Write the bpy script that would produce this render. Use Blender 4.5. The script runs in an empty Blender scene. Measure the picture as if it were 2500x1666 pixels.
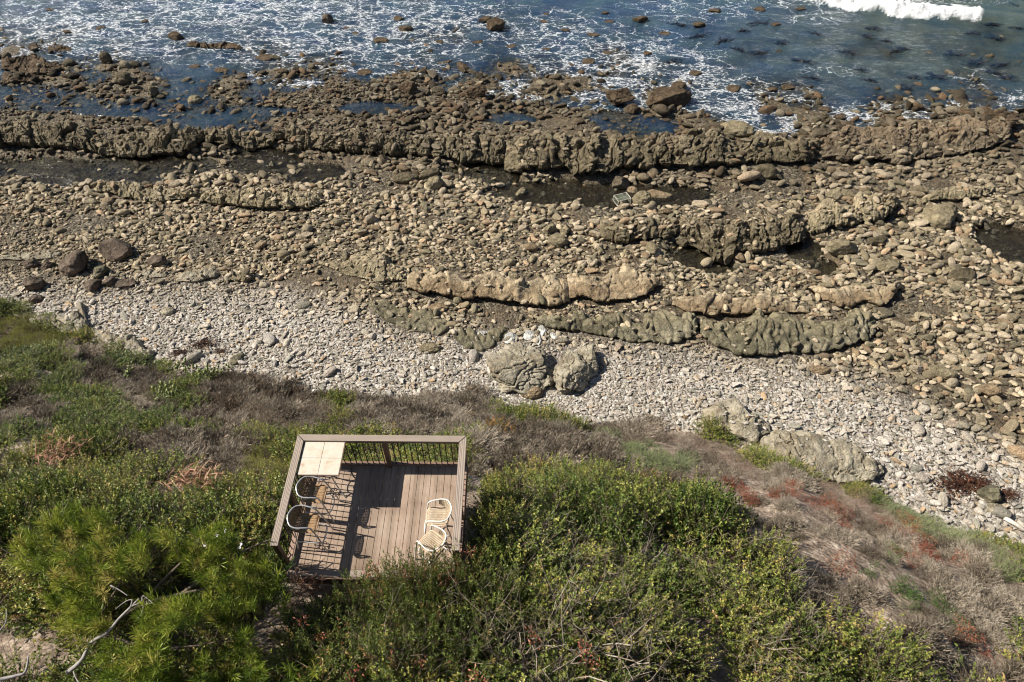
import bpy, bmesh, math, random
import numpy as np
from mathutils import Vector, Matrix, Euler
R = np.random.RandomState(7); random.seed(7)
S = bpy.context.scene
COL = S.collection
# ------------------------------------------------------------------ camera, sky, sun, exposure
TH = math.radians(49.2); FP = 1667.0; CH = 28.0          # pitch below the horizon, focal length in photo pixels, height
cam = bpy.data.objects.new('camera', bpy.data.cameras.new('camera'))
cam.data.sensor_width = 36; cam.data.lens = 36 * FP / 2500; cam.data.clip_end = 5000; cam.data.clip_start = 0.1
cam.location = (0, 0, CH); cam.rotation_euler = (math.pi / 2 - TH, 0, 0)
COL.objects.link(cam); S.camera = cam
SUNV = Vector((-1.055, 0.15, 1.0)).normalized()
EL = math.asin(SUNV.z)
w = bpy.data.worlds.new('World'); S.world = w; w.use_nodes = True
nt = w.node_tree; bg = nt.nodes['Background']
sk = nt.nodes.new('ShaderNodeTexSky'); sk.sky_type = 'NISHITA'; sk.sun_disc = False
sk.sun_elevation = EL; sk.sun_rotation = math.atan2(SUNV.x, SUNV.y)
nt.links.new(sk.outputs[0], bg.inputs[0]); bg.inputs[1].default_value = 0.05
sd = bpy.data.lights.new('sun', 'SUN'); sd.energy = 5.0; sd.angle = math.radians(0.55); sd.color = (1.0, 0.925, 0.80)
so = bpy.data.objects.new('sun', sd); so.rotation_euler = SUNV.to_track_quat('Z', 'Y').to_euler(); so.location = (0, 0, 60); COL.objects.link(so)
S.view_settings.view_transform = 'Standard'; S.view_settings.look = 'None'; S.view_settings.gamma = 1
S.view_settings.exposure = 0.9
S.cycles.filter_width = 1.1; S.cycles.max_bounces = 6; S.cycles.transparent_max_bounces = 10; S.cycles.diffuse_bounces = 3
S.cycles.caustics_reflective = False; S.cycles.caustics_refractive = False
CT, ST = math.cos(TH), math.sin(TH)

def at(px, py, z=0.0):
    """the point of the place at height z that the photo shows at px, py"""
    dx = (px - 1250) / FP; dy = -(py - 833) / FP
    d = (dx, CT + dy * ST, -ST + dy * CT); t = (z - CH) / d[2]
    return Vector((d[0] * t, d[1] * t, z))
def pix(x, y, z):
    z = z - CH
    dep = y * CT - z * ST; up = y * ST + z * CT
    return 1250 + FP * x / dep, 833 - FP * up / dep

# ------------------------------------------------------------------ noise
def _h(*ks):
    h = np.zeros_like(ks[0], dtype=np.uint32)
    for k, m in zip(ks, (374761393, 668265263, 2147483647, 1274126177)):
        h = h + (k.astype(np.int64) & 0xffffffff).astype(np.uint32) * np.uint32(m)
    h = (h ^ (h >> np.uint32(13))) * np.uint32(1274126177)
    h = (h ^ (h >> np.uint32(15))) * np.uint32(2246822519)
    return (h ^ (h >> np.uint32(16))).astype(np.float64) / 4294967296.0
def vn(p, seed=0):
    p = np.asarray(p, float); i = np.floor(p).astype(np.int64); f = p - i; f = f * f * (3 - 2 * f)
    D = p.shape[1]; out = 0
    for c in range(2 ** D):
        o = [(c >> k) & 1 for k in range(D)]
        wt = 1
        for k in range(D): wt = wt * (f[:, k] if o[k] else 1 - f[:, k])
        ks = [i[:, k] + o[k] for k in range(D)] + [np.full(len(p), seed)]
        out = out + wt * _h(*ks)
    return out * 2 - 1
def fbm(p, octv=4, seed=0, gain=.5):
    a = 1; s = 0; p = np.asarray(p, float)
    for k in range(octv): s = s + a * vn(p * 2.03 ** k + 17.3 * k, seed + k); a *= gain
    return s
def worley(p, seed=0, jit=.9):
    p = np.asarray(p, float); D = p.shape[1]; i = np.floor(p).astype(np.int64)
    F1 = np.full(len(p), 9.); F2 = np.full(len(p), 9.); ID = np.zeros(len(p)); TI = np.zeros(len(p))
    for c in range(3 ** D):
        o = [(c // 3 ** k) % 3 - 1 for k in range(D)]
        cell = [i[:, k] + o[k] for k in range(D)]
        d = 0; tl = 0
        for k in range(D):
            q = cell[k] + .5 + jit * (_h(*cell, np.full(len(p), seed + 11 * k + 1)) - .5)
            d = d + (p[:, k] - q) ** 2; tl = tl + (p[:, k] - q) * (_h(*cell, np.full(len(p), seed + 31 * k + 5)) - .5)
        d = np.sqrt(d); idv = _h(*cell, np.full(len(p), seed + 77))
        m = d < F1
        F2 = np.where(m, F1, np.minimum(F2, d)); ID = np.where(m, idv, ID); TI = np.where(m, tl, TI); F1 = np.where(m, d, F1)
    worley.tilt = TI
    return F1, F2, ID
def ss(a, b, x):
    t = np.clip((np.asarray(x, float) - a) / (b - a), 0, 1); return t * t * (3 - 2 * t)

# ------------------------------------------------------------------ mesh helpers
def mk(name, V, quads=None, tris=None, mats=(), mi=None, attrs=None, smooth=False):
    me = bpy.data.meshes.new(name)
    V = np.asarray(V, np.float32).reshape(-1, 3)
    fs = []; 
    if quads is not None and len(quads): fs.append(np.asarray(quads, np.int32).reshape(-1, 4))
    if tris is not None and len(tris): fs.append(np.asarray(tris, np.int32).reshape(-1, 3))
    loops = np.concatenate([f.ravel() for f in fs]); tot = np.concatenate([np.full(len(f), f.shape[1], np.int32) for f in fs])
    me.vertices.add(len(V)); me.vertices.foreach_set('co', V.ravel())
    me.loops.add(len(loops)); me.loops.foreach_set('vertex_index', loops)
    me.polygons.add(len(tot)); st = np.zeros(len(tot), np.int32); st[1:] = np.cumsum(tot)[:-1]
    me.polygons.foreach_set('loop_start', st); me.polygons.foreach_set('loop_total', tot)
    if mi is not None: me.polygons.foreach_set('material_index', np.asarray(mi, np.int32))
    me.polygons.foreach_set('use_smooth', np.full(len(tot), bool(smooth)))
    me.update(calc_edges=True)
    for k, a in (attrs or {}).items():
        at_ = me.attributes.new(k, 'FLOAT', 'POINT'); at_.data.foreach_set('value', np.asarray(a, np.float32))
    for m in mats: me.materials.append(m)
    return me
def add(name, me, parent=None, loc=(0, 0, 0), rot=(0, 0, 0), scale=(1, 1, 1), link=True):
    o = bpy.data.objects.new(name, me)
    o.location = loc; o.rotation_euler = rot; o.scale = scale
    if link: COL.objects.link(o)
    if parent: o.parent = parent
    return o
def tag(o, label=None, cat=None, group=None, kind=None):
    for k, v in (('label', label), ('category', cat), ('group', group), ('kind', kind)):
        if v: o[k] = v
    return o
def empty(name, loc, rz=0):
    o = bpy.data.objects.new(name, None); o.location = loc; o.rotation_euler = (0, 0, rz); o.empty_display_size = .2; COL.objects.link(o); return o
def center(V, zmin=False):
    V = np.asarray(V, float); c = V.mean(0)
    if zmin: c[2] = V[:, 2].min()
    return V - c, tuple(c)

class MB:
    """collects boxes and tubes into one mesh"""
    def __init__(s): s.v = []; s.q = []; s.n = 0
    def raw(s, V, Q):
        s.v.append(np.asarray(V, float)); s.q += [tuple(int(i) + s.n for i in f) for f in Q]; s.n += len(V)
    def box(s, x0, x1, y0, y1, z0, z1, M=None, bev=0):
        if bev:
            b = bev; V = []
            for z, k in ((z0, b), (z0 + b, 0), (z1 - b, 0), (z1, b)):
                V += [(x0 + k, y0 + k, z), (x1 - k, y0 + k, z), (x1 - k, y1 - k, z), (x0 + k, y1 - k, z)]
            Q = [(3, 2, 1, 0), (12, 13, 14, 15)] + [(4 * r + i, 4 * r + (i + 1) % 4, 4 * r + 4 + (i + 1) % 4, 4 * r + 4 + i) for r in range(3) for i in range(4)]
        else:
            V = [(x0, y0, z0), (x1, y0, z0), (x1, y1, z0), (x0, y1, z0), (x0, y0, z1), (x1, y0, z1), (x1, y1, z1), (x0, y1, z1)]
            Q = [(3, 2, 1, 0), (4, 5, 6, 7), (0, 1, 5, 4), (1, 2, 6, 5), (2, 3, 7, 6), (3, 0, 4, 7)]
        V = np.array(V, float)
        if M is not None: V = np.array([M @ Vector(v) for v in V])
        s.raw(V, Q)
    def tube(s, pts, r, n=8, closed=False):
        P = [Vector(p) for p in pts]; N = len(P); rs = r if hasattr(r, '__len__') else [r] * N
        V = []; Q = []; up = None
        for i in range(N):
            a = P[(i - 1) % N] if (i > 0 or closed) else P[i]; b = P[(i + 1) % N] if (i < N - 1 or closed) else P[i]
            t = (b - a).normalized()
            if up is None: up = Vector((0, 0, 1)) if abs(t.z) < .9 else Vector((1, 0, 0))
            x = t.cross(up).normalized(); up = x.cross(t).normalized()
            for k in range(n):
                an = 2 * math.pi * k / n
                V.append(P[i] + (x * math.cos(an) + up * math.sin(an)) * rs[i])
        for i in range(N if closed else N - 1):
            j = (i + 1) % N
            for k in range(n): Q.append((i * n + k, i * n + (k + 1) % n, j * n + (k + 1) % n, j * n + k))
        if not closed:
            V.append(P[0]); V.append(P[-1]); c0 = N * n
            for k in range(n):
                Q.append((c0, (k + 1) % n, k, c0)); Q.append((c0 + 1, (N - 1) * n + k, (N - 1) * n + (k + 1) % n, c0 + 1))
        s.raw(V, Q)
    def mesh(s, name, mat, smooth=False):
        Q = [f for f in s.q if len(set(f)) == 4]; T = [tuple(dict.fromkeys(f)) for f in s.q if len(set(f)) == 3]
        me = mk(name, np.concatenate(s.v), Q, T, [mat], smooth=smooth)
        return me
    def build(s, name, mat, parent=None, smooth=False, loc=(0, 0, 0)): return add(name, s.mesh(name, mat, smooth), parent, loc)

def spline(pts, n=8, closed=False):
    P = [Vector(p) for p in pts]; N = len(P); out = []
    for i in range(N if closed else N - 1):
        g = lambda k: P[k % N] if closed else P[max(0, min(N - 1, k))]
        a, b, c, d = g(i - 1), g(i), g(i + 1), g(i + 2)
        for k in range(n):
            t = k / n
            out.append(.5 * ((2 * b) + (c - a) * t + (2 * a - 5 * b + 4 * c - d) * t * t + (3 * b - a - 3 * c + d) * t ** 3))
    if not closed: out.append(P[-1])
    return out

# ------------------------------------------------------------------ materials
def mat(name):
    m = bpy.data.materials.new(name); m.use_nodes = True; t = m.node_tree; t.nodes.clear()
    return m, t
def N(t, typ, **kw):
    n = t.nodes.new('ShaderNode' + typ)
    for k, v in kw.items():
        if isinstance(k, str) and k.startswith('i_'): n.inputs[k[2:].replace('_', ' ')].default_value = v
        else: setattr(n, k, v)
    return n
def L(t, a, b): t.links.new(a, b)
def out(t, sh): o = t.nodes.new('ShaderNodeOutputMaterial'); L(t, sh, o.inputs[0]); return o
def ramp(t, fac, stops, interp='LINEAR'):
    r = t.nodes.new('ShaderNodeValToRGB'); r.color_ramp.interpolation = interp
    e = r.color_ramp.elements
    while len(e) < len(stops): e.new(.5)
    for k, (p, c) in enumerate(stops): e[k].position = p; e[k].color = (*c, 1) if len(c) == 3 else c
    L(t, fac, r.inputs[0]); return r.outputs[0]
def mth(t, op, a, b=None, clamp=False):
    n = N(t, 'Math', operation=op, use_clamp=clamp)
    for k, x in enumerate((a, b)):
        if x is None: continue
        if isinstance(x, (int, float)): n.inputs[k].default_value = x
        else: L(t, x, n.inputs[k])
    return n.outputs[0]
def mixc(t, fac, a, b, mode='MIX'):
    n = N(t, 'Mix', data_type='RGBA', blend_type=mode)
    for sock, x in ((n.inputs[0], fac), (n.inputs[6], a), (n.inputs[7], b)):
        if isinstance(x, (int, float)): sock.default_value = x
        elif isinstance(x, tuple): sock.default_value = (*x, 1)
        else: L(t, x, sock)
    return n.outputs[2]
def noise(t, vec, scale, detail=6, rough=.55, dist=0):
    n = N(t, 'TexNoise'); n.inputs['Scale'].default_value = scale; n.inputs['Detail'].default_value = detail
    n.inputs['Roughness'].default_value = rough; n.inputs['Distortion'].default_value = dist
    if vec is not None: L(t, vec, n.inputs['Vector'])
    return n
def bump(t, h, dist, strength=1.0, nrm=None):
    b = N(t, 'Bump'); b.inputs['Distance'].default_value = dist; b.inputs['Strength'].default_value = strength
    L(t, h, b.inputs['Height'])
    if nrm is not None: L(t, nrm, b.inputs['Normal'])
    return b.outputs[0]
def bsdf(t, col, rough=.8, nrm=None, spec=.3, metal=0, alpha=None):
    p = N(t, 'BsdfPrincipled')
    if isinstance(col, tuple): p.inputs['Base Color'].default_value = (*col, 1)
    else: L(t, col, p.inputs['Base Color'])
    if isinstance(rough, float): p.inputs['Roughness'].default_value = rough
    else: L(t, rough, p.inputs['Roughness'])
    p.inputs['Specular IOR Level'].default_value = spec; p.inputs['Metallic'].default_value = metal
    if nrm is not None: L(t, nrm, p.inputs['Normal'])
    return p.outputs[0]
def attr(t, name, typ='GEOMETRY'):
    return N(t, 'Attribute', attribute_name=name, attribute_type=typ)

def rock_mat(name, cols, scale=1.0, strata=0.0, pits=.5, top=None):
    m, t = mat(name); tc = N(t, 'TexCoord'); v = tc.outputs['Object']
    n1 = noise(t, v, .55 * scale, 5); n2 = noise(t, v, 3.2 * scale, 8, .65)
    f = mth(t, 'ADD', mth(t, 'MULTIPLY', n1.outputs[0], .6), mth(t, 'MULTIPLY', n2.outputs[0], .42))
    k = len(cols); c = ramp(t, f, [(.36 + .3 * i / (k - 1), cols[i]) for i in range(k)])
    if top: c = mixc(t, mth(t, 'MULTIPLY', attr(t, 'crust').outputs['Fac'], ramp(t, n2.outputs[0], [(.35, (.15,) * 3), (.6, (1,) * 3)])), c, top)
    n3 = noise(t, v, 14 * scale, 6, .7)
    c = mixc(t, .55, c, ramp(t, n3.outputs[0], [(.35, (.45, .42, .38)), (.6, (1.15, 1.12, 1.08))]), 'MULTIPLY')
    vo = N(t, 'TexVoronoi', feature='DISTANCE_TO_EDGE'); vo.inputs['Scale'].default_value = 1.3 * scale
    dv = N(t, 'VectorMath', operation='ADD'); L(t, v, dv.inputs[0]); L(t, n2.outputs['Color'], dv.inputs[1]); L(t, dv.outputs[0], vo.inputs['Vector'])
    cr = mth(t, 'MINIMUM', mth(t, 'MULTIPLY', vo.outputs['Distance'], 9.0), 1.0)
    h = mth(t, 'ADD', mth(t, 'MULTIPLY', cr, .35), mth(t, 'ADD', mth(t, 'MULTIPLY', n2.outputs[0], .9), mth(t, 'MULTIPLY', n3.outputs[0], pits)))
    if strata:
        mp = N(t, 'Mapping'); mp.inputs['Scale'].default_value = (.5, .5, 9); L(t, v, mp.inputs['Vector'])
        ns = noise(t, mp.outputs[0], 1.2, 4, .6); h = mth(t, 'ADD', h, mth(t, 'MULTIPLY', ns.outputs[0], strata))
    out(t, bsdf(t, c, .88, bump(t, h, .16), .25)); return m

OLIVE = rock_mat('olive_rock', [(.058, .047, .028), (.115, .096, .06), (.175, .148, .096), (.25, .215, .145)], top=(.245, .205, .14))
OLIVEW = rock_mat('wet_olive_rock', [(.055, .043, .03), (.115, .093, .064), (.175, .143, .10), (.235, .198, .145)], top=(.24, .18, .12))
PALEOLIVE = rock_mat('pale_olive_rock', [(.14, .115, .07), (.23, .195, .125), (.31, .27, .18), (.38, .33, .23)], top=(.40, .335, .23))
BROWN = rock_mat('brown_sandstone', [(.16, .115, .07), (.235, .175, .11), (.30, .235, .15), (.37, .305, .21)], .9, pits=.2, top=(.42, .35, .245))
GREEN = rock_mat('green_grey_mudstone', [(.065, .06, .038), (.12, .11, .072), (.18, .165, .115), (.28, .255, .185)], .9, pits=.15, top=(.21, .185, .12))
GREY = rock_mat('grey_mudstone', [(.19, .15, .10), (.27, .24, .18), (.34, .315, .25), (.43, .385, .31)], .8, pits=.25)
WHITE = rock_mat('bleached_stone', [(.38, .39, .37), (.46, .47, .45), (.54, .55, .53)], .8, pits=.1)
DARKB = rock_mat('dark_brown_boulder', [(.055, .045, .035), (.11, .085, .065), (.17, .13, .10), (.26, .20, .16)], 1.1, pits=.3)
SEAROCK = rock_mat('weedy_sea_rock', [(.045, .031, .019), (.088, .062, .038), (.135, .098, .062), (.15, .118, .075)], 1.2)

def stone_mat(name, inst):
    m, t = mat(name); tc = N(t, 'TexCoord'); v = tc.outputs['Object']
    if inst: col = attr(t, 'tint', 'INSTANCER').outputs['Color']
    else: col = N(t, 'ObjectInfo').outputs['Color']
    n1 = noise(t, v, 1.7, 6, .6); n2 = noise(t, v, 7, 5, .7)
    c = mixc(t, .8, col, ramp(t, n1.outputs[0], [(.3, (.62, .6, .57)), (.65, (1.18, 1.16, 1.12))]), 'MULTIPLY')
    c = mixc(t, .45, c, ramp(t, n2.outputs[0], [(.4, (.6, .57, .52)), (.55, (1.08, 1.08, 1.06))]), 'MULTIPLY')
    out(t, bsdf(t, c, .85, bump(t, mth(t, 'ADD', n1.outputs[0], n2.outputs[0]), .12), .25)); return m
STONE_I = stone_mat('loose_stone_scattered', True); STONE_O = stone_mat('loose_stone', False)

def leaf_mat(name, stops, trans=.25, rough=.45, vary=.35, spec=.35):
    m, t = mat(name); a = attr(t, 'lc').outputs['Fac']; oi = N(t, 'ObjectInfo').outputs['Random']
    f = mth(t, 'ADD', a, mth(t, 'MULTIPLY', mth(t, 'SUBTRACT', oi, .5), vary), True)
    c = ramp(t, f, stops)
    p = bsdf(t, c, rough, None, spec)
    tr = N(t, 'BsdfTranslucent'); L(t, c, tr.inputs[0])
    mx = N(t, 'MixShader'); mx.inputs[0].default_value = trans; L(t, p, mx.inputs[1]); L(t, tr.outputs[0], mx.inputs[2])
    out(t, mx.outputs[0]); return m
LEAF = leaf_mat('glossy_green_leaf', [(0, (.03, .052, .012)), (.4, (.12, .165, .03)), (.7, (.25, .275, .055)), (.88, (.40, .37, .09)), (1, (.40, .27, .12))])
LEAFD = leaf_mat('deep_green_leaf', [(0, (.025, .05, .01)), (.4, (.075, .125, .022)), (.75, (.17, .21, .04)), (1, (.32, .31, .08))])
LEAFP = leaf_mat('pepper_leaf', [(0, (.035, .055, .012)), (.4, (.10, .145, .03)), (.8, (.21, .25, .06)), (1, (.34, .16, .08))])
SAGE = leaf_mat('pale_sage_leaf', [(0, (.08, .115, .05)), (.5, (.17, .22, .10)), (1, (.30, .33, .15))], .2, .7)
YELG = leaf_mat('yellow_green_leaf', [(0, (.09, .11, .02)), (.5, (.20, .22, .045)), (1, (.38, .36, .07))], .2, .7)
ORNG = leaf_mat('orange_brown_leaf', [(0, (.07, .08, .015)), (.3, (.17, .14, .03)), (.6, (.33, .17, .06)), (1, (.48, .26, .12))], .2, .5)
REDL = leaf_mat('red_succulent_leaf', [(0, (.13, .035, .02)), (.5, (.29, .078, .045)), (.85, (.42, .19, .12)), (1, (.28, .23, .10))], .15, .5)
DULL = leaf_mat('grey_pink_succulent_leaf', [(0, (.14, .09, .07)), (.5, (.26, .18, .145)), (1, (.36, .28, .22))], .1, .8)
GRND = leaf_mat('green_succulent_leaf', [(0, (.03, .07, .015)), (.6, (.09, .16, .04)), (1, (.17, .23, .07))], .2, .5)
NEED = leaf_mat('pine_needle', [(0, (.03, .055, .009)), (.4, (.13, .19, .022)), (.75, (.30, .34, .045)), (1, (.42, .35, .11))], .3, .5, .15)
CACT = leaf_mat('cactus_pad', [(0, (.12, .15, .05)), (1, (.24, .27, .12))], .05, .6)
TWIG = leaf_mat('dry_grey_twig', [(0, (.07, .055, .04)), (.5, (.215, .18, .138)), (1, (.44, .385, .31))], 0.0, .9, .55, .1)
STEM = leaf_mat('brown_stem', [(0, (.09, .065, .045)), (.6, (.19, .15, .11)), (1, (.34, .30, .25))], 0.0, .9, .2, .1)
STRAW = leaf_mat('straw', [(0, (.22, .15, .10)), (1, (.46, .36, .26))], 0.0, .9, .2, .1)
KELPM = leaf_mat('kelp_blade', [(0, (.008, .018, .036)), (.75, (.02, .024, .034)), (1, (.075, .05, .03))], 0.0, .3, .15, .4)
WRACK = leaf_mat('dry_seaweed', [(0, (.03, .012, .006)), (.7, (.09, .035, .018)), (1, (.20, .09, .045))], 0.0, .6, .1)
def plain(name, col, rough=.6, metal=0, spec=.4, nscale=0, namp=.3, bmp=0):
    m, t = mat(name); v = N(t, 'TexCoord').outputs['Object']
    if nscale:
        n = noise(t, v, nscale, 6, .65); c = mixc(t, 1.0, col, ramp(t, n.outputs[0], [(.3, (1 - namp,) * 3), (.7, (1 + namp,) * 3)]), 'MULTIPLY')
        out(t, bsdf(t, c, rough, bump(t, n.outputs[0], bmp) if bmp else None, spec, metal))
    else: out(t, bsdf(t, col, rough, None, spec, metal))
    return m
BARKD = plain('dark_bark', (.13, .10, .08), .9, nscale=9, namp=.35, bmp=.02)
BARK = plain('silver_bark', (.25, .23, .225), .85, nscale=9, namp=.35, bmp=.02)
DEADW = plain('driftwood', (.50, .46, .41), .9, nscale=12, namp=.3, bmp=.02)

# ------------------------------------------------------------------ the lie of the land
Z0 = 0.45
toe_px = [(-500, 640), (0, 738), (100, 770), (200, 815), (300, 850), (400, 885), (520, 905), (620, 930), (730, 955), (850, 975), (1000, 978), (1150, 975), (1270, 1005), (1400, 1035), (1520, 1035), (1640, 1040), (1750, 1062), (1830, 1110), (1920, 1155), (2060, 1180), (2140, 1225), (2240, 1265), (2370, 1315), (2500, 1365), (2900, 1510)]
toe = np.array([at(x, y, Z0)[:2] for x, y in toe_px])
NX = np.array([-80, -40, -25, -15, -9, -4.5, -1, 4, 8, 12, 16, 22, 30, 80.])
NH = np.array([9, 9.5, 11.2, 13.2, 13.9, 14.3, 14.2, 13.6, 12.4, 10.6, 9, 7, 6, 5.])
shore_px = [(-600, 150), (0, 205), (200, 215), (420, 260), (620, 262), (700, 228), (830, 222), (980, 205), (1130, 232), (1250, 250), (1440, 268), (1560, 272), (1640, 296), (1740, 325), (1850, 342), (2000, 332), (2120, 318), (2250, 292), (2380, 275), (2500, 312), (3100, 300)]
shore = np.array([at(x, y, 0)[:2] for x, y in shore_px])
POOLS = [(250, 258, 270, 26), (470, 285, 170, 28), (60, 222, 130, 22), (640, 272, 90, 14), (60, 412, 190, 30), (250, 430, 190, 30), (380, 405, 160, 28), (640, 395, 100, 38), (760, 425, 90, 30), (1210, 430, 70, 25), (1330, 470, 130, 34), (1480, 478, 120, 34), (1640, 478, 110, 30), (1180, 418, 100, 22),
         (1690, 625, 75, 42), (1750, 660, 50, 20), (1965, 610, 55, 30), (2010, 655, 40, 25), (2450, 585, 75, 40), (2490, 610, 60, 35), (520, 300, 110, 26), (600, 320, 80, 18), (330, 275, 110, 22), (150, 250, 160, 22), (1560, 310, 110, 28), (1500, 290, 80, 18), (940, 265, 120, 18), (1240, 290, 60, 16), (2180, 540, 50, 14)]
def poolmask(x, y):
    px, py = pix(x, y, np.zeros_like(x)); m = np.zeros_like(x)
    wob = .22 * fbm(np.stack([x * .5, y * .5], 1), 3, 91)
    for cx, cy, rx, ry in POOLS:
        d = np.sqrt(((px - cx) / rx) ** 2 + ((py - cy) / ry) ** 2) + wob
        m = np.maximum(m, ss(1.25, .7, d))
    return m
def height(x, y):
    x = np.asarray(x, float).ravel(); y = np.asarray(y, float).ravel(); P = np.stack([x, y], 1)
    ty = np.interp(x, toe[:, 0], toe[:, 1]); sy = np.interp(x, shore[:, 0], shore[:, 1])
    d = sy - y
    b = np.where(d > 0, .10 + .018 * d, .06 + .035 * np.maximum(d, -60)); b = np.maximum(b, -1.3)
    n = fbm(P * .35, 4, 3)
    b = b + np.where(d > 0, .10 * n, .22 * n - .06)
    b = b - poolmask(x, y) * ss(-2, 2, d) * (b + .12 + .14 * (n + .7))
    hn = np.interp(x, NX, NH); yn = 6.5
    t = (ty - y) / (ty - yn)
    up = hn * np.where(t < 1, t * (1.12 - .12 * t), 1 + 0 * t)
    up = np.where(y < yn, hn + (yn - y) * .5, up)
    up = np.where(y < -6, hn + 6.2 + 0 * y, up)
    up = up + ss(0, .25, t) * (.45 * fbm(P * .22, 4, 9) + .12 * fbm(P * 1.1, 3, 19))
    # a level bench under the timber deck
    cut = ss(0.0, .9, 2.3 - np.abs(x + 2.65)) * ss(3.2, 4.6, y) * ss(9.2, 7.6, y)
    up = up * (1 - cut) + np.minimum(up, np.interp(y, [4, 5.2, 7.3, 9], [15.4, 14.9, 14.0, 12.8])) * cut
    gap = ss(-.02, .10, t)
    return b * (1 - gap) + np.maximum(b, up) * gap, d, t

def grid_axes(core0, core1, step, far0, far1):
    a = [core0 - (core0 - far0) * (k / 9) ** 2 for k in range(9, 0, -1)]; c = list(np.arange(core0, core1 + 1e-6, step)); b = [core1 + (far1 - core1) * (k / 9) ** 2 for k in range(1, 10)]
    return np.array(a + c + b)
def gridmesh(X, Y):
    gx, gy = np.meshgrid(X, Y); nx, ny = len(X), len(Y)
    i = np.arange(nx * ny).reshape(ny, nx)
    q = np.stack([i[:-1, :-1], i[:-1, 1:], i[1:, 1:], i[1:, :-1]], -1).reshape(-1, 4)
    return gx.ravel(), gy.ravel(), q
pale_line = [(-400, 640), (0, 690), (150, 690), (300, 690), (500, 690), (700, 700), (850, 745), (1000, 800), (1250, 815), (1450, 830), (1700, 850), (1950, 880), (2150, 930), (2300, 1010), (2500, 1110), (2900, 1300)]
plx, ply = np.array(pale_line, float).T
def paleness(px, py): return ss(-45, 85, py - np.interp(px, plx, ply))

X = grid_axes(-52, 52, .28, -1500, 1500); Y = grid_axes(-2, 72, .28, -300, 2500)
gx, gy, q = gridmesh(X, Y)
hz, dd, tt = height(gx, gy); ppx, ppy = pix(gx, gy, hz)
pl = paleness(ppx, ppy) * (tt < .06)
ground = mk('ground', np.stack([gx, gy, hz], 1), q, attrs={'pale': pl, 'slopef': ss(.0, .05, tt), 'hz': hz, 'pxl': np.clip(dd, -50, 50)}, smooth=True)
m, t = mat('ground_soil_and_gravel'); ge = N(t, 'NewGeometry'); v = ge.outputs['Position']
n1 = noise(t, v, .35, 7, .6); n2 = noise(t, v, 3.0, 8, .65); n3 = noise(t, v, 18, 5, .7)
vo = N(t, 'TexVoronoi'); vo.inputs['Scale'].default_value = 9; L(t, v, vo.inputs['Vector'])
sepc = N(t, 'SeparateColor'); L(t, vo.outputs['Color'], sepc.inputs[0])
cob = ramp(t, sepc.outputs[0], [(0, (.12, .10, .08)), (.5, (.26, .235, .20)), (1, (.56, .53, .49))])
mud = ramp(t, n2.outputs[0], [(.3, (.035, .026, .018)), (.5, (.085, .065, .042)), (.7, (.20, .16, .105))])
gra = ramp(t, sepc.outputs[0], [(0, (.03, .024, .017)), (.5, (.07, .058, .04)), (1, (.22, .19, .14))])  # gravel darkened: shade in the gaps between stones put into its colour
gm = ramp(t, n1.outputs[0], [(.42, (0, 0, 0)), (.56, (1, 1, 1))])
base = mixc(t, gm, mud, gra)
base = mixc(t, attr(t, 'pale').outputs['Fac'], base, cob)
wetf = ramp(t, mth(t, 'ADD', mth(t, 'MULTIPLY', attr(t, 'hz').outputs['Fac'], .5), .5), [(.44, (1, 1, 1)), (.58, (0, 0, 0))])
wet = ramp(t, n2.outputs[0], [(.3, (.035, .028, .014)), (.5, (.085, .06, .032)), (.62, (.15, .11, .05)), (.7, (.10, .105, .04))])
base = mixc(t, wetf, base, wet)
soil = ramp(t, n2.outputs[0], [(.3, (.10, .075, .055)), (.5, (.25, .19, .145)), (.7, (.50, .42, .34))])
base = mixc(t, attr(t, 'slopef').outputs['Fac'], base, soil)
hh = mth(t, 'SUBTRACT', mth(t, 'ADD', n2.outputs[0], mth(t, 'MULTIPLY', n3.outputs[0], .4)), mth(t, 'MULTIPLY', vo.outputs['Distance'], .5))
ro = mixc(t, wetf, (.9, .9, .9), (.35, .35, .35))
out(t, bsdf(t, base, ro, bump(t, hh, .14), .3))
ground.materials.append(m)
tag(add('ground', ground), 'shore, cobble beach and bluff slope', kind='structure')
GM = m

# ------------------------------------------------------------------ the sea
def blob(px, py, cx, cy, rx, ry, a): return a * np.exp(-((px - cx) / rx) ** 2 - ((py - cy) / ry) ** 2)
FO = [(2120, 4, 240, 14, .6), (200, 70, 330, 75, .5), (0, 110, 200, 60, .45), (330, 115, 170, 25, .5), (620, 20, 330, 50, .6), (800, 110, 330, 60, .5), (1000, 60, 260, 60, .5), (1000, 180, 130, 30, .25), (1270, 225, 130, 26, .85), (1500, 170, 190, 80, .65), (1380, 90, 160, 60, .35), (1470, 235, 80, 30, .75),
      (1690, 200, 90, 70, .6), (1790, 250, 170, 50, .6), (1950, 300, 190, 40, .7), (2150, 285, 120, 26, .65), (2300, 262, 100, 20, .5), (2480, 245, 60, 25, .3), (2040, 175, 120, 30, .12), (2380, 190, 90, 30, .15), (1990, 40, 90, 22, .25), (620, 190, 90, 20, .15), (760, 205, 110, 14, .45), (1700, 20, 220, 40, .18), (60, 170, 120, 20, .25), (1650, 305, 40, 30, .45), (2470, 340, 60, 14, .4), (1560, 240, 140, 25, .5)]
def foamw(px, py):
    f = np.full_like(px, .03)
    for b_ in FO: f = np.maximum(f, blob(px, py, *b_))
    return f
wv_px = [(1800, -22), (1900, -14), (1990, 4), (2060, 14), (2130, 26), (2200, 34), (2290, 44), (2370, 46), (2440, 52), (2520, 62), (2640, 74)]
wv = np.array([at(a, b_, 0)[:2] for a, b_ in wv_px])
X = grid_axes(-56, 56, .22, -1500, 1500); Y = grid_axes(27, 74, .22, 20, 3000); Y = Y[Y > 24]
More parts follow.
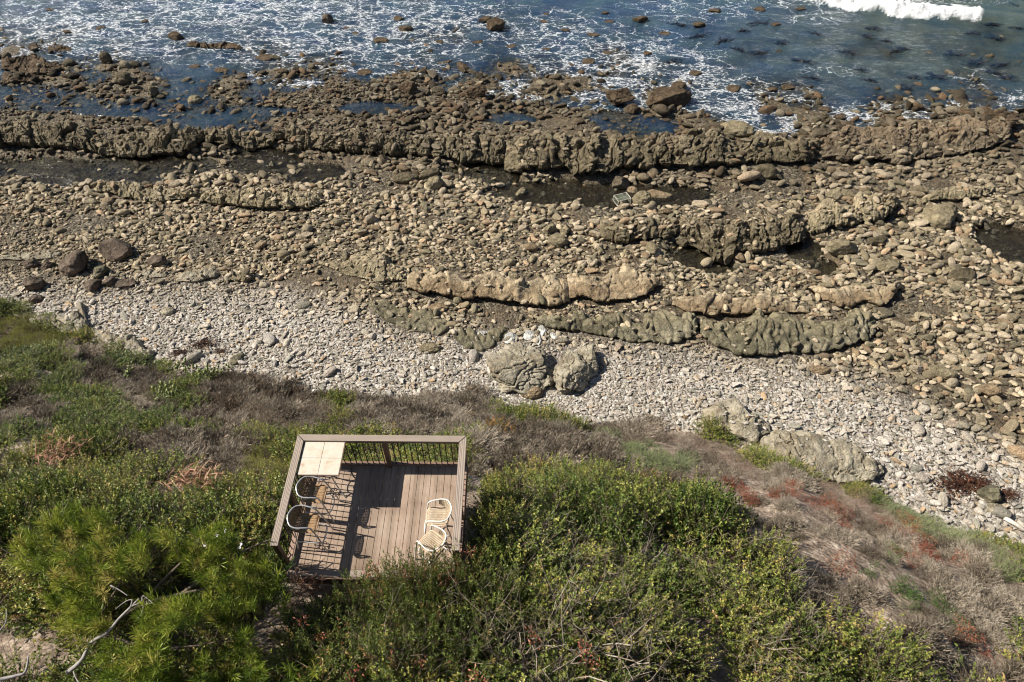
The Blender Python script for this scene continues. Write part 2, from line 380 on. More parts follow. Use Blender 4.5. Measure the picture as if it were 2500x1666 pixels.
sx, sy_, q = gridmesh(X, Y)
sh, sd_, st_ = height(sx, sy_)
P2 = np.stack([sx * .35, sy_ * .55], 1)
sea_in = ss(1, 9, -sd_)
zz = sea_in * (.055 * fbm(P2, 3, 41) + .018 * fbm(np.stack([sx * 1.6, sy_ * 2.6], 1), 3, 55))
wy = np.interp(sx, wv[:, 0], wv[:, 1]); u = sy_ - wy
inx = ss(15, 20, sx)
ridge = np.where(u > 0, np.exp(-(u / 2.6) ** 2), np.exp(-(u / .55) ** 2)) * inx * .75 * (ss(62, 40, sx) * .6 + .4)
zz = zz + ridge
spx, spy = pix(sx, sy_, zz * 0)
fm = foamw(spx, spy)
brk = inx * ss(2395, 2375, spx) * ss(-.8, -.45, (u * (1 + .9 * ss(48, 58, sx) + .9 * ss(30, 24, sx))) + .55 * fbm(np.stack([sx * .8, sy_ * .5], 1), 4, 63)) * ss(1.7, .5, u + .8 * fbm(np.stack([sx * .9, sy_ * 1.3], 1), 4, 64))
zz = zz + brk * (.10 + .26 * fbm(np.stack([sx * 2.2, sy_ * 2.2], 1), 3, 65))
dep = np.clip(zz - sh, 0, 4)
keep = (hz.min() < 0) & True
qm = (dep[q].max(1) > 0.0) & ((sh[q].min(1) < .15))
sea = mk('sea_water', np.stack([sx, sy_, zz], 1), q[qm], attrs={'dep': dep, 'foamw': np.maximum(fm * ss(0, 1.0, -sd_ + .8), brk * 3), 'brk': brk, 'inland': ss(1.0, 6.0, sd_), 'openw': ss(1500, 2300, spx) * ss(290, 150, spy)}, smooth=True)
m, t = mat('sea_water'); ge = N(t, 'NewGeometry'); v = ge.outputs['Position']
mp = N(t, 'Mapping'); mp.inputs['Scale'].default_value = (.62, 1.0, 1); mp.inputs['Rotation'].default_value = (0, 0, .22); L(t, v, mp.inputs[0])
na = noise(t, mp.outputs[0], .55, 4, .55); nb = noise(t, mp.outputs[0], 2.6, 4, .6)
def vadd(a, b, s):
    x = N(t, 'VectorMath', operation='SCALE'); L(t, b, x.inputs[0]); x.inputs['Scale'].default_value = s
    y = N(t, 'VectorMath', operation='ADD'); L(t, a, y.inputs[0]); L(t, x.outputs[0], y.inputs[1]); return y.outputs[0]
nc = noise(t, mp.outputs[0], 7, 3, .65)
dv = vadd(vadd(vadd(mp.outputs[0], na.outputs['Color'], 2.0), nb.outputs['Color'], .55), nc.outputs['Color'], .16)
def edge(scale, vec=dv):
    e = N(t, 'TexVoronoi', feature='DISTANCE_TO_EDGE'); e.inputs['Scale'].default_value = scale; L(t, vec, e.inputs['Vector']); return e.outputs['Distance']
fw = attr(t, 'foamw').outputs['Fac']
nm = noise(t, mp.outputs[0], .9, 5, .6, .6).outputs[0]
thick = mth(t, 'MULTIPLY', fw, mth(t, 'MULTIPLY', ramp(t, nm, [(.36, (.06, .06, .06)), (.60, (1, 1, 1))]), .36))
bk = ramp(t, nc.outputs[0], [(.40, (.0,) * 3), (.58, (1.1,) * 3)])
thick = mth(t, 'MULTIPLY', thick, bk)
l1 = mth(t, 'SUBTRACT', 1.0, mth(t, 'DIVIDE', edge(.62), mth(t, 'ADD', thick, .004)), True)
l2 = mth(t, 'SUBTRACT', 1.0, mth(t, 'DIVIDE', edge(1.45), mth(t, 'ADD', mth(t, 'MULTIPLY', mth(t, 'SUBTRACT', thick, .02, True), 1.5), .002)), True)
nf = noise(t, mp.outputs[0], 7, 5, .75, .8).outputs[0]
fine = mth(t, 'MULTIPLY', mth(t, 'SUBTRACT', nf, mth(t, 'SUBTRACT', .78, mth(t, 'MULTIPLY', fw, .16))), 9.0, True)
wk = ramp(t, fw, [(.04, (0, 0, 0)), (.12, (1, 1, 1))])
f_ = mth(t, 'MULTIPLY', mth(t, 'MAXIMUM', mth(t, 'MAXIMUM', l1, l2), fine), wk)
r0_ = noise(t, mp.outputs[0], 5.5, 4, .7).outputs[0]
brkn = attr(t, 'brk').outputs['Fac']
f_ = mth(t, 'MAXIMUM', mth(t, 'MULTIPLY', mth(t, 'MULTIPLY', f_, 1.2, True), ramp(t, r0_, [(.38, (.12,) * 3), (.62, (1,) * 3)])), mth(t, 'MULTIPLY', brkn, 1.5, True), True)
# ripples
mpw = N(t, 'Mapping'); mpw.inputs['Scale'].default_value = (.8, 1.7, 1); mpw.inputs['Rotation'].default_value = (0, 0, .15); L(t, v, mpw.inputs[0])
r1 = noise(t, mpw.outputs[0], .9, 6, .6, .4); r2 = noise(t, mpw.outputs[0], 5, 3, .6)
op = ramp(t, mth(t, 'MULTIPLY', attr(t, 'dep').outputs['Fac'], .8), [(.06, (.1, .1, .1)), (.6, (1, 1, 1))])
hgt = mth(t, 'MULTIPLY', mth(t, 'ADD', r1.outputs[0], mth(t, 'MULTIPLY', r2.outputs[0], .16)), op)
nr = bump(t, hgt, .6)
deepc = mixc(t, attr(t, 'openw').outputs['Fac'], ramp(t, na.outputs[0], [(.35, (.022, .058, .14)), (.65, (.042, .095, .145))]), ramp(t, na.outputs[0], [(.35, (.034, .072, .10)), (.65, (.078, .105, .095))]))  # water's own blue, with the sky's reflection put into the colour
deepc = mixc(t, attr(t, 'inland').outputs['Fac'], deepc, (.022, .018, .012))
df = N(t, 'BsdfDiffuse'); L(t, deepc, df.inputs[0])
trn = N(t, 'BsdfTransparent'); trn.inputs[0].default_value = (.86, .92, .93, 1)
al = mth(t, 'SUBTRACT', 1.0, mth(t, 'POWER', 2.718, mth(t, 'MULTIPLY', attr(t, 'dep').outputs['Fac'], -1.7)), True)
m1 = N(t, 'MixShader'); L(t, al, m1.inputs[0]); L(t, trn.outputs[0], m1.inputs[1]); L(t, df.outputs[0], m1.inputs[2])
gl = N(t, 'BsdfGlossy'); gl.inputs['Roughness'].default_value = .12; L(t, nr, gl.inputs['Normal'])
fr = N(t, 'Fresnel'); fr.inputs[0].default_value = 1.34; L(t, nr, fr.inputs['Normal'])
m2 = N(t, 'MixShader'); L(t, fr.outputs[0], m2.inputs[0]); L(t, m1.outputs[0], m2.inputs[1]); L(t, gl.outputs[0], m2.inputs[2])
fd = N(t, 'BsdfDiffuse'); fd.inputs[0].default_value = (.78, .80, .82, 1); L(t, bump(t, mth(t, 'ADD', r2.outputs[0], nf), .15), fd.inputs['Normal'])
m3 = N(t, 'MixShader'); L(t, f_, m3.inputs[0]); L(t, m2.outputs[0], m3.inputs[1]); L(t, fd.outputs[0], m3.inputs[2])
out(t, m3.outputs[0]); sea.materials.append(m)
tag(add('sea', sea), 'sea with foam and a breaking wave', kind='structure')

# ------------------------------------------------------------------ loose stones
def stone_proto(k, angular):
    bm = bmesh.new(); bmesh.ops.create_icosphere(bm, subdivisions=3 if angular else 3, radius=1)
    P = np.array([v.co for v in bm.verts]); r = np.random.RandomState(100 + k)
    d = 1 + .16 * fbm(P * 1.1 + 9 * k, 3, k)
    if angular:
        for _ in range(12):
            n = r.normal(size=3); n /= np.linalg.norm(n); c = r.uniform(.45, .8)
            a = P @ n; d = np.where(a * d > c, c / np.maximum(a, 1e-3), d)
        d = d * (1 + .05 * fbm(P * 3.2 + k, 3, k + 5))
    P = P * d[:, None] * np.array([1, r.uniform(.55, .85), r.uniform(.34, .55) if angular else r.uniform(.42, .6)])
    for v_, p in zip(bm.verts, P): v_.co = p
    me = bpy.data.meshes.new('stone_shape'); bm.to_mesh(me); bm.free()
    me.polygons.foreach_set('use_smooth', np.full(len(me.polygons), not angular))
    return me
SM = [stone_proto(k, k % 2 == 1) for k in range(14)]
def scatter(name, protos, P, Rt, Sc, pid, tint=None, label=None, cat=None):
    """one object: the shapes in protos set out on points (uncountable stuff only)"""
    me = bpy.data.meshes.new(name); me.vertices.add(len(P)); me.vertices.foreach_set('co', np.asarray(P, np.float32).ravel())
    for k, a in (('rot', Rt), ('scl', Sc)):
        x = me.attributes.new(k, 'FLOAT_VECTOR', 'POINT'); x.data.foreach_set('vector', np.asarray(a, np.float32).ravel())
    x = me.attributes.new('pid', 'INT', 'POINT'); x.data.foreach_set('value', np.asarray(pid, np.int32))
    if tint is not None:
        x = me.attributes.new('tint', 'FLOAT_COLOR', 'POINT'); x.data.foreach_set('color', np.concatenate([tint, np.ones((len(P), 1))], 1).astype(np.float32).ravel())
    g = bpy.data.node_groups.new(name, 'GeometryNodeTree')
    g.interface.new_socket('Geometry', in_out='INPUT', socket_type='NodeSocketGeometry'); g.interface.new_socket('Geometry', in_out='OUTPUT', socket_type='NodeSocketGeometry')
    gi = g.nodes.new('NodeGroupInput'); go = g.nodes.new('NodeGroupOutput')
    ip = g.nodes.new('GeometryNodeInstanceOnPoints'); jn = g.nodes.new('GeometryNodeJoinGeometry')
    for pm in protos:
        po = bpy.data.objects.new('shape', pm)
        oi = g.nodes.new('GeometryNodeObjectInfo'); oi.inputs['Object'].default_value = po; oi.inputs['As Instance'].default_value = True
        g.links.new(oi.outputs['Geometry'], jn.inputs[0])
    def na_(nm, ty):
        n = g.nodes.new('GeometryNodeInputNamedAttribute'); n.data_type = ty; n.inputs[0].default_value = nm; return n.outputs[0]
    e2r = g.nodes.new('FunctionNodeEulerToRotation'); g.links.new(na_('rot', 'FLOAT_VECTOR'), e2r.inputs[0])
    g.links.new(gi.outputs[0], ip.inputs['Points']); g.links.new(jn.outputs[0], ip.inputs['Instance']); ip.inputs['Pick Instance'].default_value = True
    g.links.new(na_('pid', 'INT'), ip.inputs['Instance Index']); g.links.new(e2r.outputs[0], ip.inputs['Rotation']); g.links.new(na_('scl', 'FLOAT_VECTOR'), ip.inputs['Scale'])
    g.links.new(ip.outputs[0], go.inputs[0])
    o = add(name, me); md = o.modifiers.new('scatter', 'NODES'); md.node_group = g
    return tag(o, label, cat, kind='stuff')

# ledges first (outlines, so stones can keep off them).  front / back lines in photo pixels
LEDGES = [
 dict(f=[(-60, 372), (0, 368), (110, 364), (250, 378), (330, 386), (450, 378), (520, 350)], b=[(-60, 305), (120, 302), (300, 306), (440, 318), (525, 330)], H=1.15, m='OLIVE', bw=.95, label='dark olive rock ledge at the left edge overhanging the long dark pool'),
 dict(f=[(500, 352), (560, 362), (640, 362), (700, 345)], b=[(500, 318), (600, 318), (700, 322)], H=.75, m='OLIVE', bw=.8, label='low broken rock ledge bridging the two long upper ledges'),
 dict(f=[(700, 345), (740, 366), (790, 380), (870, 378), (940, 392), (1010, 385), (1090, 398), (1170, 404), (1235, 400)], b=[(700, 322), (850, 326), (1000, 326), (1120, 325), (1235, 335)], H=1.15, m='OLIVE', bw=1.0, label='olive rock ledge of squarish blocks in the middle, left of the tallest ledge'),
 dict(f=[(1232, 412), (1290, 426), (1380, 428), (1400, 438), (1480, 442), (1520, 424), (1600, 420), (1720, 420), (1840, 408), (1960, 408), (2000, 385)], b=[(1232, 344), (1330, 338), (1440, 330), (1560, 332), (1700, 332), (1860, 330), (2000, 330)], H=1.5, m='OLIVE', bw=1.25, label='tallest olive rock ledge of upright blocks standing over the brown tide pool'),
 dict(f=[(1990, 392), (2060, 400), (2130, 400), (2190, 406), (2250, 392), (2330, 385), (2420, 372), (2460, 345)], b=[(1990, 322), (2100, 308), (2180, 292), (2300, 288), (2420, 282), (2470, 300)], H=1.0, m='OLIVEW', bw=1.5, label='cracked brown rock shelf on the right reaching into the foam'),
 dict(f=[(235, 476), (300, 492), (380, 502), (455, 500), (490, 485)], b=[(240, 448), (350, 450), (480, 462)], H=.65, m='PALEOLIVE', bw=1.0, label='low pale olive ledge left of centre under the dark pool, smaller of the pair'),
 dict(f=[(490, 500), (560, 512), (640, 524), (700, 522), (760, 524), (790, 505)], b=[(495, 478), (620, 474), (700, 468), (785, 475)], H=.75, m='PALEOLIVE', bw=1.1, label='low pale green-olive ledge with rounded knobs, larger of the left pair'),
 dict(f=[(1465, 590), (1500, 604), (1560, 600), (1620, 592), (1660, 575)], b=[(1465, 545), (1560, 540), (1660, 545)], H=.85, m='OLIVE', bw=1.0, label='short olive ledge left of the ochre pool'),
 dict(f=[(1650, 596), (1690, 612), (1725, 628), (1765, 640), (1800, 628), (1870, 625), (1930, 608), (1968, 580)], b=[(1655, 545), (1760, 530), (1880, 520), (1968, 512)], H=1.45, m='OLIVE', bw=.9, label='dark crusted olive ledge with a ribbed face beside the ochre pool'),
 dict(f=[(1960, 568), (2000, 572), (2060, 562), (2120, 548), (2160, 525), (2190, 500)], b=[(1955, 500), (2040, 490), (2120, 482), (2190, 480)], H=1.05, m='PALEOLIVE', bw=1.0, label='tan-topped olive ledge tapering up to the right of the ribbed ledge'),
 dict(f=[(2250, 502), (2330, 500), (2400, 488), (2425, 470)], b=[(2255, 470), (2340, 458), (2425, 448)], H=.6, m='PALEOLIVE', bw=1.1, label='low flat tan ledge among boulders near the right edge'),
 dict(f=[(996, 715), (1032, 730), (1097, 742), (1191, 750), (1256, 756), (1361, 766), (1390, 750)], b=[(996, 678), (1083, 684), (1191, 676), (1300, 674), (1390, 674)], H=.95, m='BROWN', bw=1.15, label='long brown sandstone ledge with vertical joints left of its fanned neighbour'),
 dict(f=[(1382, 748), (1422, 740), (1458, 752), (1516, 746), (1565, 740), (1610, 712)], b=[(1382, 672), (1450, 668), (1520, 664), (1605, 694)], H=.85, m='BROWN', bw=1.0, label='brown sandstone ledge whose cracks fan out, in the centre right'),
 dict(f=[(1636, 762), (1680, 778), (1733, 786), (1800, 786), (1845, 782), (1900, 778), (1968, 774)], b=[(1640, 735), (1722, 731), (1830, 722), (1900, 728), (1970, 748)], H=.8, m='BROWN', bw=.9, label='brown ribbed sandstone ledge with a pointed right end'),
 dict(f=[(2000, 742), (2047, 764), (2083, 748), (2101, 744), (2155, 760), (2180, 738), (2196, 715)], b=[(1965, 702), (2047, 700), (2120, 700), (2195, 696)], H=.75, m='BROWN', bw=1.2, label='honey coloured notched ledge farthest right of the brown row'),
 dict(f=[(905, 765), (950, 796), (1010, 818), (1070, 832), (1100, 812)], b=[(900, 742), (980, 752), (1050, 770), (1100, 790)], H=.35, m='GREEN', bw=.9, label='low lens-shaped green-grey mudstone left of the white boulders'),
 dict(f=[(1110, 838), (1140, 862), (1180, 868), (1215, 850), (1240, 826)], b=[(1110, 815), (1170, 800), (1240, 808)], H=.3, m='GREEN', bw=.8, label='dark green wedge of mudstone beside the big wrinkled boulder'),
 dict(f=[(1310, 800), (1380, 822), (1440, 826), (1500, 838), (1560, 848), (1640, 852), (1685, 838), (1700, 800)], b=[(1310, 778), (1400, 775), (1500, 765), (1600, 762), (1695, 780)], H=.75, m='GREEN', bw=.75, label='pitted green-grey mudstone ledge below the brown ledges, left one'),
 dict(f=[(1705, 825), (1740, 850), (1800, 878), (1860, 886), (1920, 880), (1990, 872), (2060, 860), (2110, 845), (2135, 810)], b=[(1705, 790), (1800, 788), (1900, 785), (2000, 778), (2130, 775)], H=1.15, m='GREEN', bw=.75, label='pitted green-grey mudstone ledge below the brown ledges, right one'),
 dict(f=[(-20, 648), (50, 645), (110, 640), (150, 634)], b=[(-20, 628), (80, 622), (150, 618)], H=.2, m='GREY', bw=1.5, label='flat smooth grey slab at the left edge among dark boulders'),
 dict(f=[(435, 700), (480, 702), (530, 690), (545, 680)], b=[(435, 672), (490, 662), (540, 662)], H=.3, m='GREY', bw=1.6, label='pale flat slab with dark round pits left of centre'),
 dict(f=[(345, 678), (375, 690), (410, 685)], b=[(348, 668), (380, 664), (412, 672)], H=.25, m='GREY', bw=1.4, label='small flat grey slab left of the pitted slab'),
 dict(f=[(553, 702), (590, 700), (628, 690)], b=[(560, 672), (600, 668), (630, 680)], H=.35, m='PALEOLIVE', bw=1.2, label='cracked tan slab right of the pitted slab'),
 dict(f=[(95, 800), (150, 825), (205, 838), (225, 800), (215, 765)], b=[(95, 790), (140, 770), (180, 752), (212, 752)], H=.5, m='GREY', bw=1.6, label='grey bedrock slab at the foot of the bluff, far left'),
 dict(f=[(235, 850), (290, 878), (350, 900), (385, 880)], b=[(232, 812), (280, 808), (330, 826), (385, 868)], H=.5, m='GREY', bw=1.3, label='wrinkled grey slab at the foot of the bluff right of its twin'),
 dict(f=[(1712, 1040), (1760, 1068), (1830, 1095), (1875, 1075)], b=[(1712, 998), (1770, 985), (1830, 1000), (1872, 1040)], H=.9, m='GREY', bw=1.4, label='warm grey outcrop at the foot of the bluff with a rusty patch'),
 dict(f=[(1860, 1150), (1940, 1180), (2040, 1200), (2110, 1190), (2145, 1165)], b=[(1850, 1085), (1950, 1050), (2050, 1075), (2140, 1130)], H=1.3, m='GREY', bw=1.6, label='large creased grey outcrop at the foot of the bluff on the right'),
 dict(f=[(780, 655), (850, 690), (930, 705), (1000, 700)], b=[(780, 640), (870, 632), (960, 640), (1000, 665)], H=.4, m='PALEOLIVE', bw=1.3, label='low cracked tan bedrock running up to the long brown ledge'),
 dict(f=[(0, 166), (60, 180), (110, 182), (160, 168)], b=[(0, 136), (80, 132), (150, 142)], H=.5, m='SEAROCK', bw=1.3, label='dark layered reef at the upper left edge where foam meets the shallows'),
 dict(f=[(0, 205), (50, 200), (90, 195)], b=[(0, 170), (50, 172), (95, 180)], H=.4, m='SEAROCK', bw=1.2, label='dark reef block at the left edge above the calm shallows'),
 dict(f=[(62, 118), (110, 126), (172, 122)], b=[(60, 104), (120, 98), (172, 108)], H=.3, m='SEAROCK', bw=1.0, label='low dark reef awash in foam at the upper left'),
 dict(f=[(455, 108), (520, 116), (585, 116)], b=[(455, 100), (520, 98), (590, 104)], H=.3, m='SEAROCK', bw=1.0, label='long flat dark rock lying in the foam, upper left'),
]
def poly_in(px, py, P):
    c = np.zeros(px.shape, bool); n = len(P)
    for i in range(n):
        x0, y0 = P[i]; x1, y1 = P[(i + 1) % n]
        m_ = ((y0 > py) != (y1 > py)) & (px < (x1 - x0) * (py - y0) / ((y1 - y0) or 1e-9) + x0); c ^= m_
    return c

# ------------------------------------------------------------------ rock ledges
def resample(P, n):
    P = np.array(P, float); s = np.r_[0, np.cumsum(np.linalg.norm(np.diff(P, axis=0), axis=1))]
    u_ = np.linspace(0, s[-1], n); return np.stack([np.interp(u_, s, P[:, k]) for k in range(P.shape[1])], 1), s[-1]
BVV = []
def make_ledge(k, e):
    H = e['H'] * {'GREEN': .45, 'GREY': .7, 'BROWN': .75}.get(e['m'], .82); F = np.array([at(a, b_, .15)[:2] for a, b_ in e['f']]); B = np.array([at(a, b_, .15 + H * .45)[:2] for a, b_ in e['b']])
    Ln = np.linalg.norm(np.diff(F, axis=0), axis=1).sum(); n = int(min(460, Ln / .065)); 
    Fr, Ln = resample(F, n); Br, _ = resample(B, n)
    u_ = np.linspace(0, Ln, n); wd = np.maximum(np.linalg.norm(Br - Fr, axis=1), .3); dr_ = (Br - Fr) / wd[:, None]
    jg = vn(np.stack([u_ * .9, u_ * 0 + k], 1), 21) * .6 + vn(np.stack([u_ * 2.6, u_ * 0 + k], 1), 22) * .4; jb = fbm(np.stack([u_ * .8, u_ * 0 + k], 1), 3, 23)
    Fr = Fr + dr_ * (jg * .14 * min(1.5, H + .4))[:, None]; Br = Br + dr_ * (jb * .32 * np.minimum(wd, 2.5))[:, None]
    wd = np.maximum(np.linalg.norm(Br - Fr, axis=1), .3)
    Wm = wd.mean(); nv = int(max(22, (H * 1.4 + Wm) / .065)); nf_ = max(6, int(nv * H * .8 / (H * .8 + Wm)))
    endt = np.sin(np.clip(np.minimum(u_, Ln - u_) / (H * 1.3 + .3), 0, 1) * math.pi / 2) ** .7
    Hu = H * (.35 + .65 * endt) * (1 + .22 * vn(np.stack([u_ * .6, u_ * 0 + k], 1), 5) + .34 * vn(np.stack([u_ * .2, u_ * 0 + k], 1), 6) + .12 * vn(np.stack([u_ * 1.7, u_ * 0 + k], 1), 7))
    zg, _, _ = height(Fr[:, 0], Fr[:, 1]); zg = np.maximum(zg, -.1); zb, _, _ = height(Br[:, 0], Br[:, 1])
    V = np.zeros((nv, n, 3)); S2 = np.zeros((nv, n, 2))
    dirn = (Br - Fr) / wd[:, None]
    for j in range(nv):
        if j < nf_:
            a = j / nf_; off = np.interp(a, [0, .5, .8, 1], [.42, .30, .05, 0]) * Hu; z = zg - .15 + (Hu * .5 + .15) * a; sv = a * H * .6
        else:
            a = (j - nf_) / (nv - 1 - nf_); a2 = a
            off = wd * a; sl_ = np.interp(a, [0, .12, .62, .85, 1], [.5, .68, 1.0, .92, 0]); wb = np.interp(a, [.7, 1], [0, 1]); z = (zg + Hu * sl_) * (1 - wb) + (zb - .2 + (Hu * sl_) * .6) * wb; sv = H * .6 + a * Wm * 1.15
        V[j, :, :2] = Fr + dirn * off[:, None] if hasattr(off, '__len__') else Fr + dirn * off
        V[j, :, 2] = z; S2[j, :, 0] = u_; S2[j, :, 1] = sv
    dU = np.gradient(V, axis=1); dV = np.gradient(V, axis=0); Nn = np.cross(dU, dV); Nn /= np.linalg.norm(Nn, axis=2, keepdims=True) + 1e-9
    st = S2.reshape(-1, 2); bw = e['bw']
    wob = np.stack([fbm(st * .9 + 5 * k, 3, 31), fbm(st * .9 + 50, 3, 32)], 1) * .3
    F1, F2, ID = worley(np.stack([st[:, 0] / (bw * .85), st[:, 1] / (bw * 1.9)], 1) + wob + k * 7, 3 + k); T1 = worley.tilt
    G1, G2, ID2 = worley(st / (bw * .36) + wob * 1.2 + k * 3, 13 + k); T2 = worley.tilt; K1, K2, ID3 = worley(st / (bw * .15) + wob * 2 + k, 23 + k); T3 = worley.tilt
    pill = ss(0, .15, F2 - F1); pill2 = ss(0, .16, G2 - G1)
    smooth_ = e['m'] in ('BROWN', 'GREY')
    if e['m'] == 'GREEN':      # sea-worn hollows
        W1, W2, WI = worley(st / .62 + wob * 1.5, 5 + k); D = -.24 * ss(.42, .08, W1) * (WI > .35) + .08 * fbm(st * 1.6, 3, 8) + .12 * ss(0, .25, F2 - F1) + .3 * T1 * .5
    elif smooth_:
        c_ = ss(0, .08, F2 - F1); D = .15 * (c_ - 1) + .16 * (ID - .5) + .22 * T1 + .05 * T2 + .02 * (ID2 - .5) + .10 * fbm(st * 1.0, 3, 8) + .035 * fbm(st * 4, 3, 9) + .03 * (ss(0, .15, G2 - G1) - 1) * (ID2 > .55)
    else:
        D = .24 * H * (pill - .9) + .34 * (ID - .5) + .45 * T1 * min(1, H) + .07 * (pill2 - .85) * (.4 + ID2) + .08 * (ID2 - .5) + .14 * T2 + .025 * (ID3 - .5) + .07 * T3 + .06 * fbm(st * 1.8, 3, 8) + .03 * fbm(st * 6, 3, 9)
    tp = np.clip(np.minimum(S2[:, :, 0], Ln - S2[:, :, 0]) / .4, .15, 1).reshape(-1)
    V = V.reshape(-1, 3) + Nn.reshape(-1, 3) * (D * tp * min(1, .5 + H * .6))[:, None]
    i = np.arange(nv * n).reshape(nv, n)
    q = np.stack([i[:-1, :-1], i[:-1, 1:], i[1:, 1:], i[1:, :-1]], -1).reshape(-1, 4)
    # close the ends down into the beach
    Vx = []; 
    for col in (0, n - 1):
        c0 = V[i[:, col]].mean(0); c0[2] = V[i[:, col], 2].min() - .2
        outd = (V[i[0, col]] - V[i[0, 1 if col == 0 else n - 2]]); c0[:2] += outd[:2]; Vx.append(c0)
    tr = [(i[j, 0], len(V), i[j + 1, 0]) for j in range(nv - 1)] + [(i[j, n - 1], i[j + 1, n - 1], len(V) + 1) for j in range(nv - 1)]
    V = np.concatenate([V, np.array(Vx)])
    BVV.append((V.copy(), q.copy()))
    V, c = center(V, True)
    crust = np.concatenate([np.repeat(np.clip((np.arange(nv) - nf_ - .25 * (nv - nf_)) / (.3 * (nv - nf_)), 0, 1), n), [1, 1]])
    me = mk('rock_ledge', V, q, tr, [globals()[e['m']]], attrs={'crust': crust}, smooth=e['m'] in ('GREEN', 'BROWN'))
    tag(add('rock_ledge', me, loc=c), e['label'], 'rock ledge', 'rock ledges across the beach')
for k, e in enumerate(LEDGES): make_ledge(k, e)


# candidate stones
NS = 400000
x = R.uniform(-48, 48, NS); y = R.uniform(11, 62, NS)
h0, d0, t0 = height(x, y); px, py = pix(x, y, h0)
ok = (px > -320) & (px < 2820) & (py > -20) & (py < 1500) & (t0 < .035)
x, y, h0, d0, px, py = [a[ok] for a in (x, y, h0, d0, px, py)]
pa = paleness(px, py)
big = fbm(np.stack([x * .16, y * .3], 1), 3, 71)
med = (.105 * pa + (1 - pa) * (.15 + .05 * ss(640, 420, py))) * (1 + .3 * big)
med = med * (1 - .32 * ss(1100, 300, px) * ss(430, 520, py) * (1 - pa))
med = med * (1 + .25 * ss(1500, 2300, px) * (pa < .5))
size = med * np.exp(R.normal(0, .42, len(x))); bigm = R.rand(len(x)) < .035; size = np.where(bigm, size * R.uniform(1.5, 2.4, len(x)), size); size = np.clip(size, .05, np.where(px < 900, .42, .7))
keepp = np.clip(.0058 / (size ** 2 * 1.7), 0, 1) * np.where(pa > .5, 1.7, 1.7)
dens = np.where(d0 > 0, 1.0, np.exp(d0 / 3.5) * .75 + .02)
clump = ss(-.78, -.42, fbm(np.stack([x * .22, y * .35], 1), 3, 72) + .5 * pa); dens = dens * (.18 + .82 * clump)
dens = dens * (1 - np.where((py < 320), .5, .82) * poolmask(x, y)) 
sel = R.rand(len(x)) < dens * np.clip(keepp, 0, 1)
onl = np.zeros(len(x), bool)
for e in LEDGES:
    inp = poly_in(px, py, e['b'] + e['f'][::-1]); sel &= ~(inp & (R.rand(len(x)) < (.90 if e['m'] in ('BROWN', 'GREY', 'GREEN') else .5))); onl |= inp
BOULDER_PX = [(1275, 915, 75), (1400, 912, 65)]
for cx, cy, r_ in BOULDER_PX: sel &= ((px - cx) ** 2 + (py - cy) ** 2) > r_ ** 2
x, y, h0, d0, px, py, pa, size, onl = [a[sel] for a in (x, y, h0, d0, px, py, pa, size, onl)]
from mathutils.bvhtree import BVHTree
TREES = []
for V_, q_ in BVV: TREES.append((V_.min(0), V_.max(0), BVHTree.FromPolygons([tuple(v_) for v_ in V_], [tuple(int(k) for k in f) for f in q_])))
kill = np.zeros(len(x), bool)
for lo, hi, tr in TREES:
    near = np.where((x > lo[0]) & (x < hi[0]) & (y > lo[1]) & (y < hi[1]))[0]
    for i in near:
        ht = tr.ray_cast(Vector((x[i], y[i], 9)), Vector((0, 0, -1)))
        if ht[0] is not None and ht[0].z > h0[i]:
            if ht[1].z < .8 or size[i] > .32: kill[i] = ht[0].z > h0[i] + .2
            h0[i] = ht[0].z - size[i] * .15
        elif ht[0] is None: pass
x, y, h0, d0, px, py, pa, size = [a[~kill] for a in (x, y, h0, d0, px, py, pa, size)]
n = len(x); print('stones', n)
palA = np.array([(.60, .57, .54), (.54, .50, .46), (.46, .43, .38), (.36, .35, .31), (.50, .42, .33), (.30, .30, .27), (.66, .64, .62), (.48, .36, .24)])
palB = np.array([(.42, .37, .29), (.34, .30, .22), (.27, .235, .165), (.19, .175, .125), (.48, .42, .33), (.22, .17, .115), (.13, .12, .09), (.38, .29, .20)])
palC = np.array([(.20, .165, .115), (.15, .12, .08), (.10, .08, .05), (.28, .24, .175), (.075, .06, .04), (.34, .30, .22), (.17, .15, .10), (.22, .15, .09)])
ka = R.choice(8, n, p=[.25, .22, .16, .1, .08, .06, .1, .03]); kb = R.choice(8, n, p=[.17, .18, .17, .15, .12, .08, .07, .06]); kc = R.choice(8, n)
seaw = ss(530, 290, py + 60 * fbm(np.stack([x * .2, y * .2], 1), 2, 5))[:, None]
tint = 1.34 * palA[ka] * pa[:, None] + (1 - pa[:, None]) * (1.45 * palB[kb] * (1 - seaw) + np.array([.86, .88, .92]) * palC[kc] * seaw)
tint = tint * np.exp(R.normal(0, .20, (n, 1))) * (np.array([1.0, .965, .93]) * (1 - pa[:, None]) + np.array([1.10, 1.08, 1.06]) * pa[:, None])
bigd = ss(.16, .35, size)[:, None]; tint = tint * (1 - .25 * bigd); tint = tint * np.minimum(1, (.82 - .42 * bigd) / tint.max(1, keepdims=True))
sc = np.stack([size * R.uniform(1, 1.45, n), size * R.uniform(.9, 1.15, n), size * R.uniform(.85, 1.3, n)], 1)
rot = np.stack([R.normal(0, .28, n), R.normal(0, .28, n), R.normal(0, .75, n) - .15], 1)
pid = np.where(pa > .5, R.choice([0, 2, 4, 6, 8, 10, 12, 1], n), np.where(R.rand(n) < .7, R.randint(0, 7, n) * 2 + 1, R.randint(0, 14, n)))
zst = h0 + size * R.uniform(.12, .55, n)
app = size / (y * CT + (CH - h0) * ST); order = np.argsort(-app); ind = order[:300]; rest = order[300:]
for pm in SM: pm.materials.append(STONE_I)
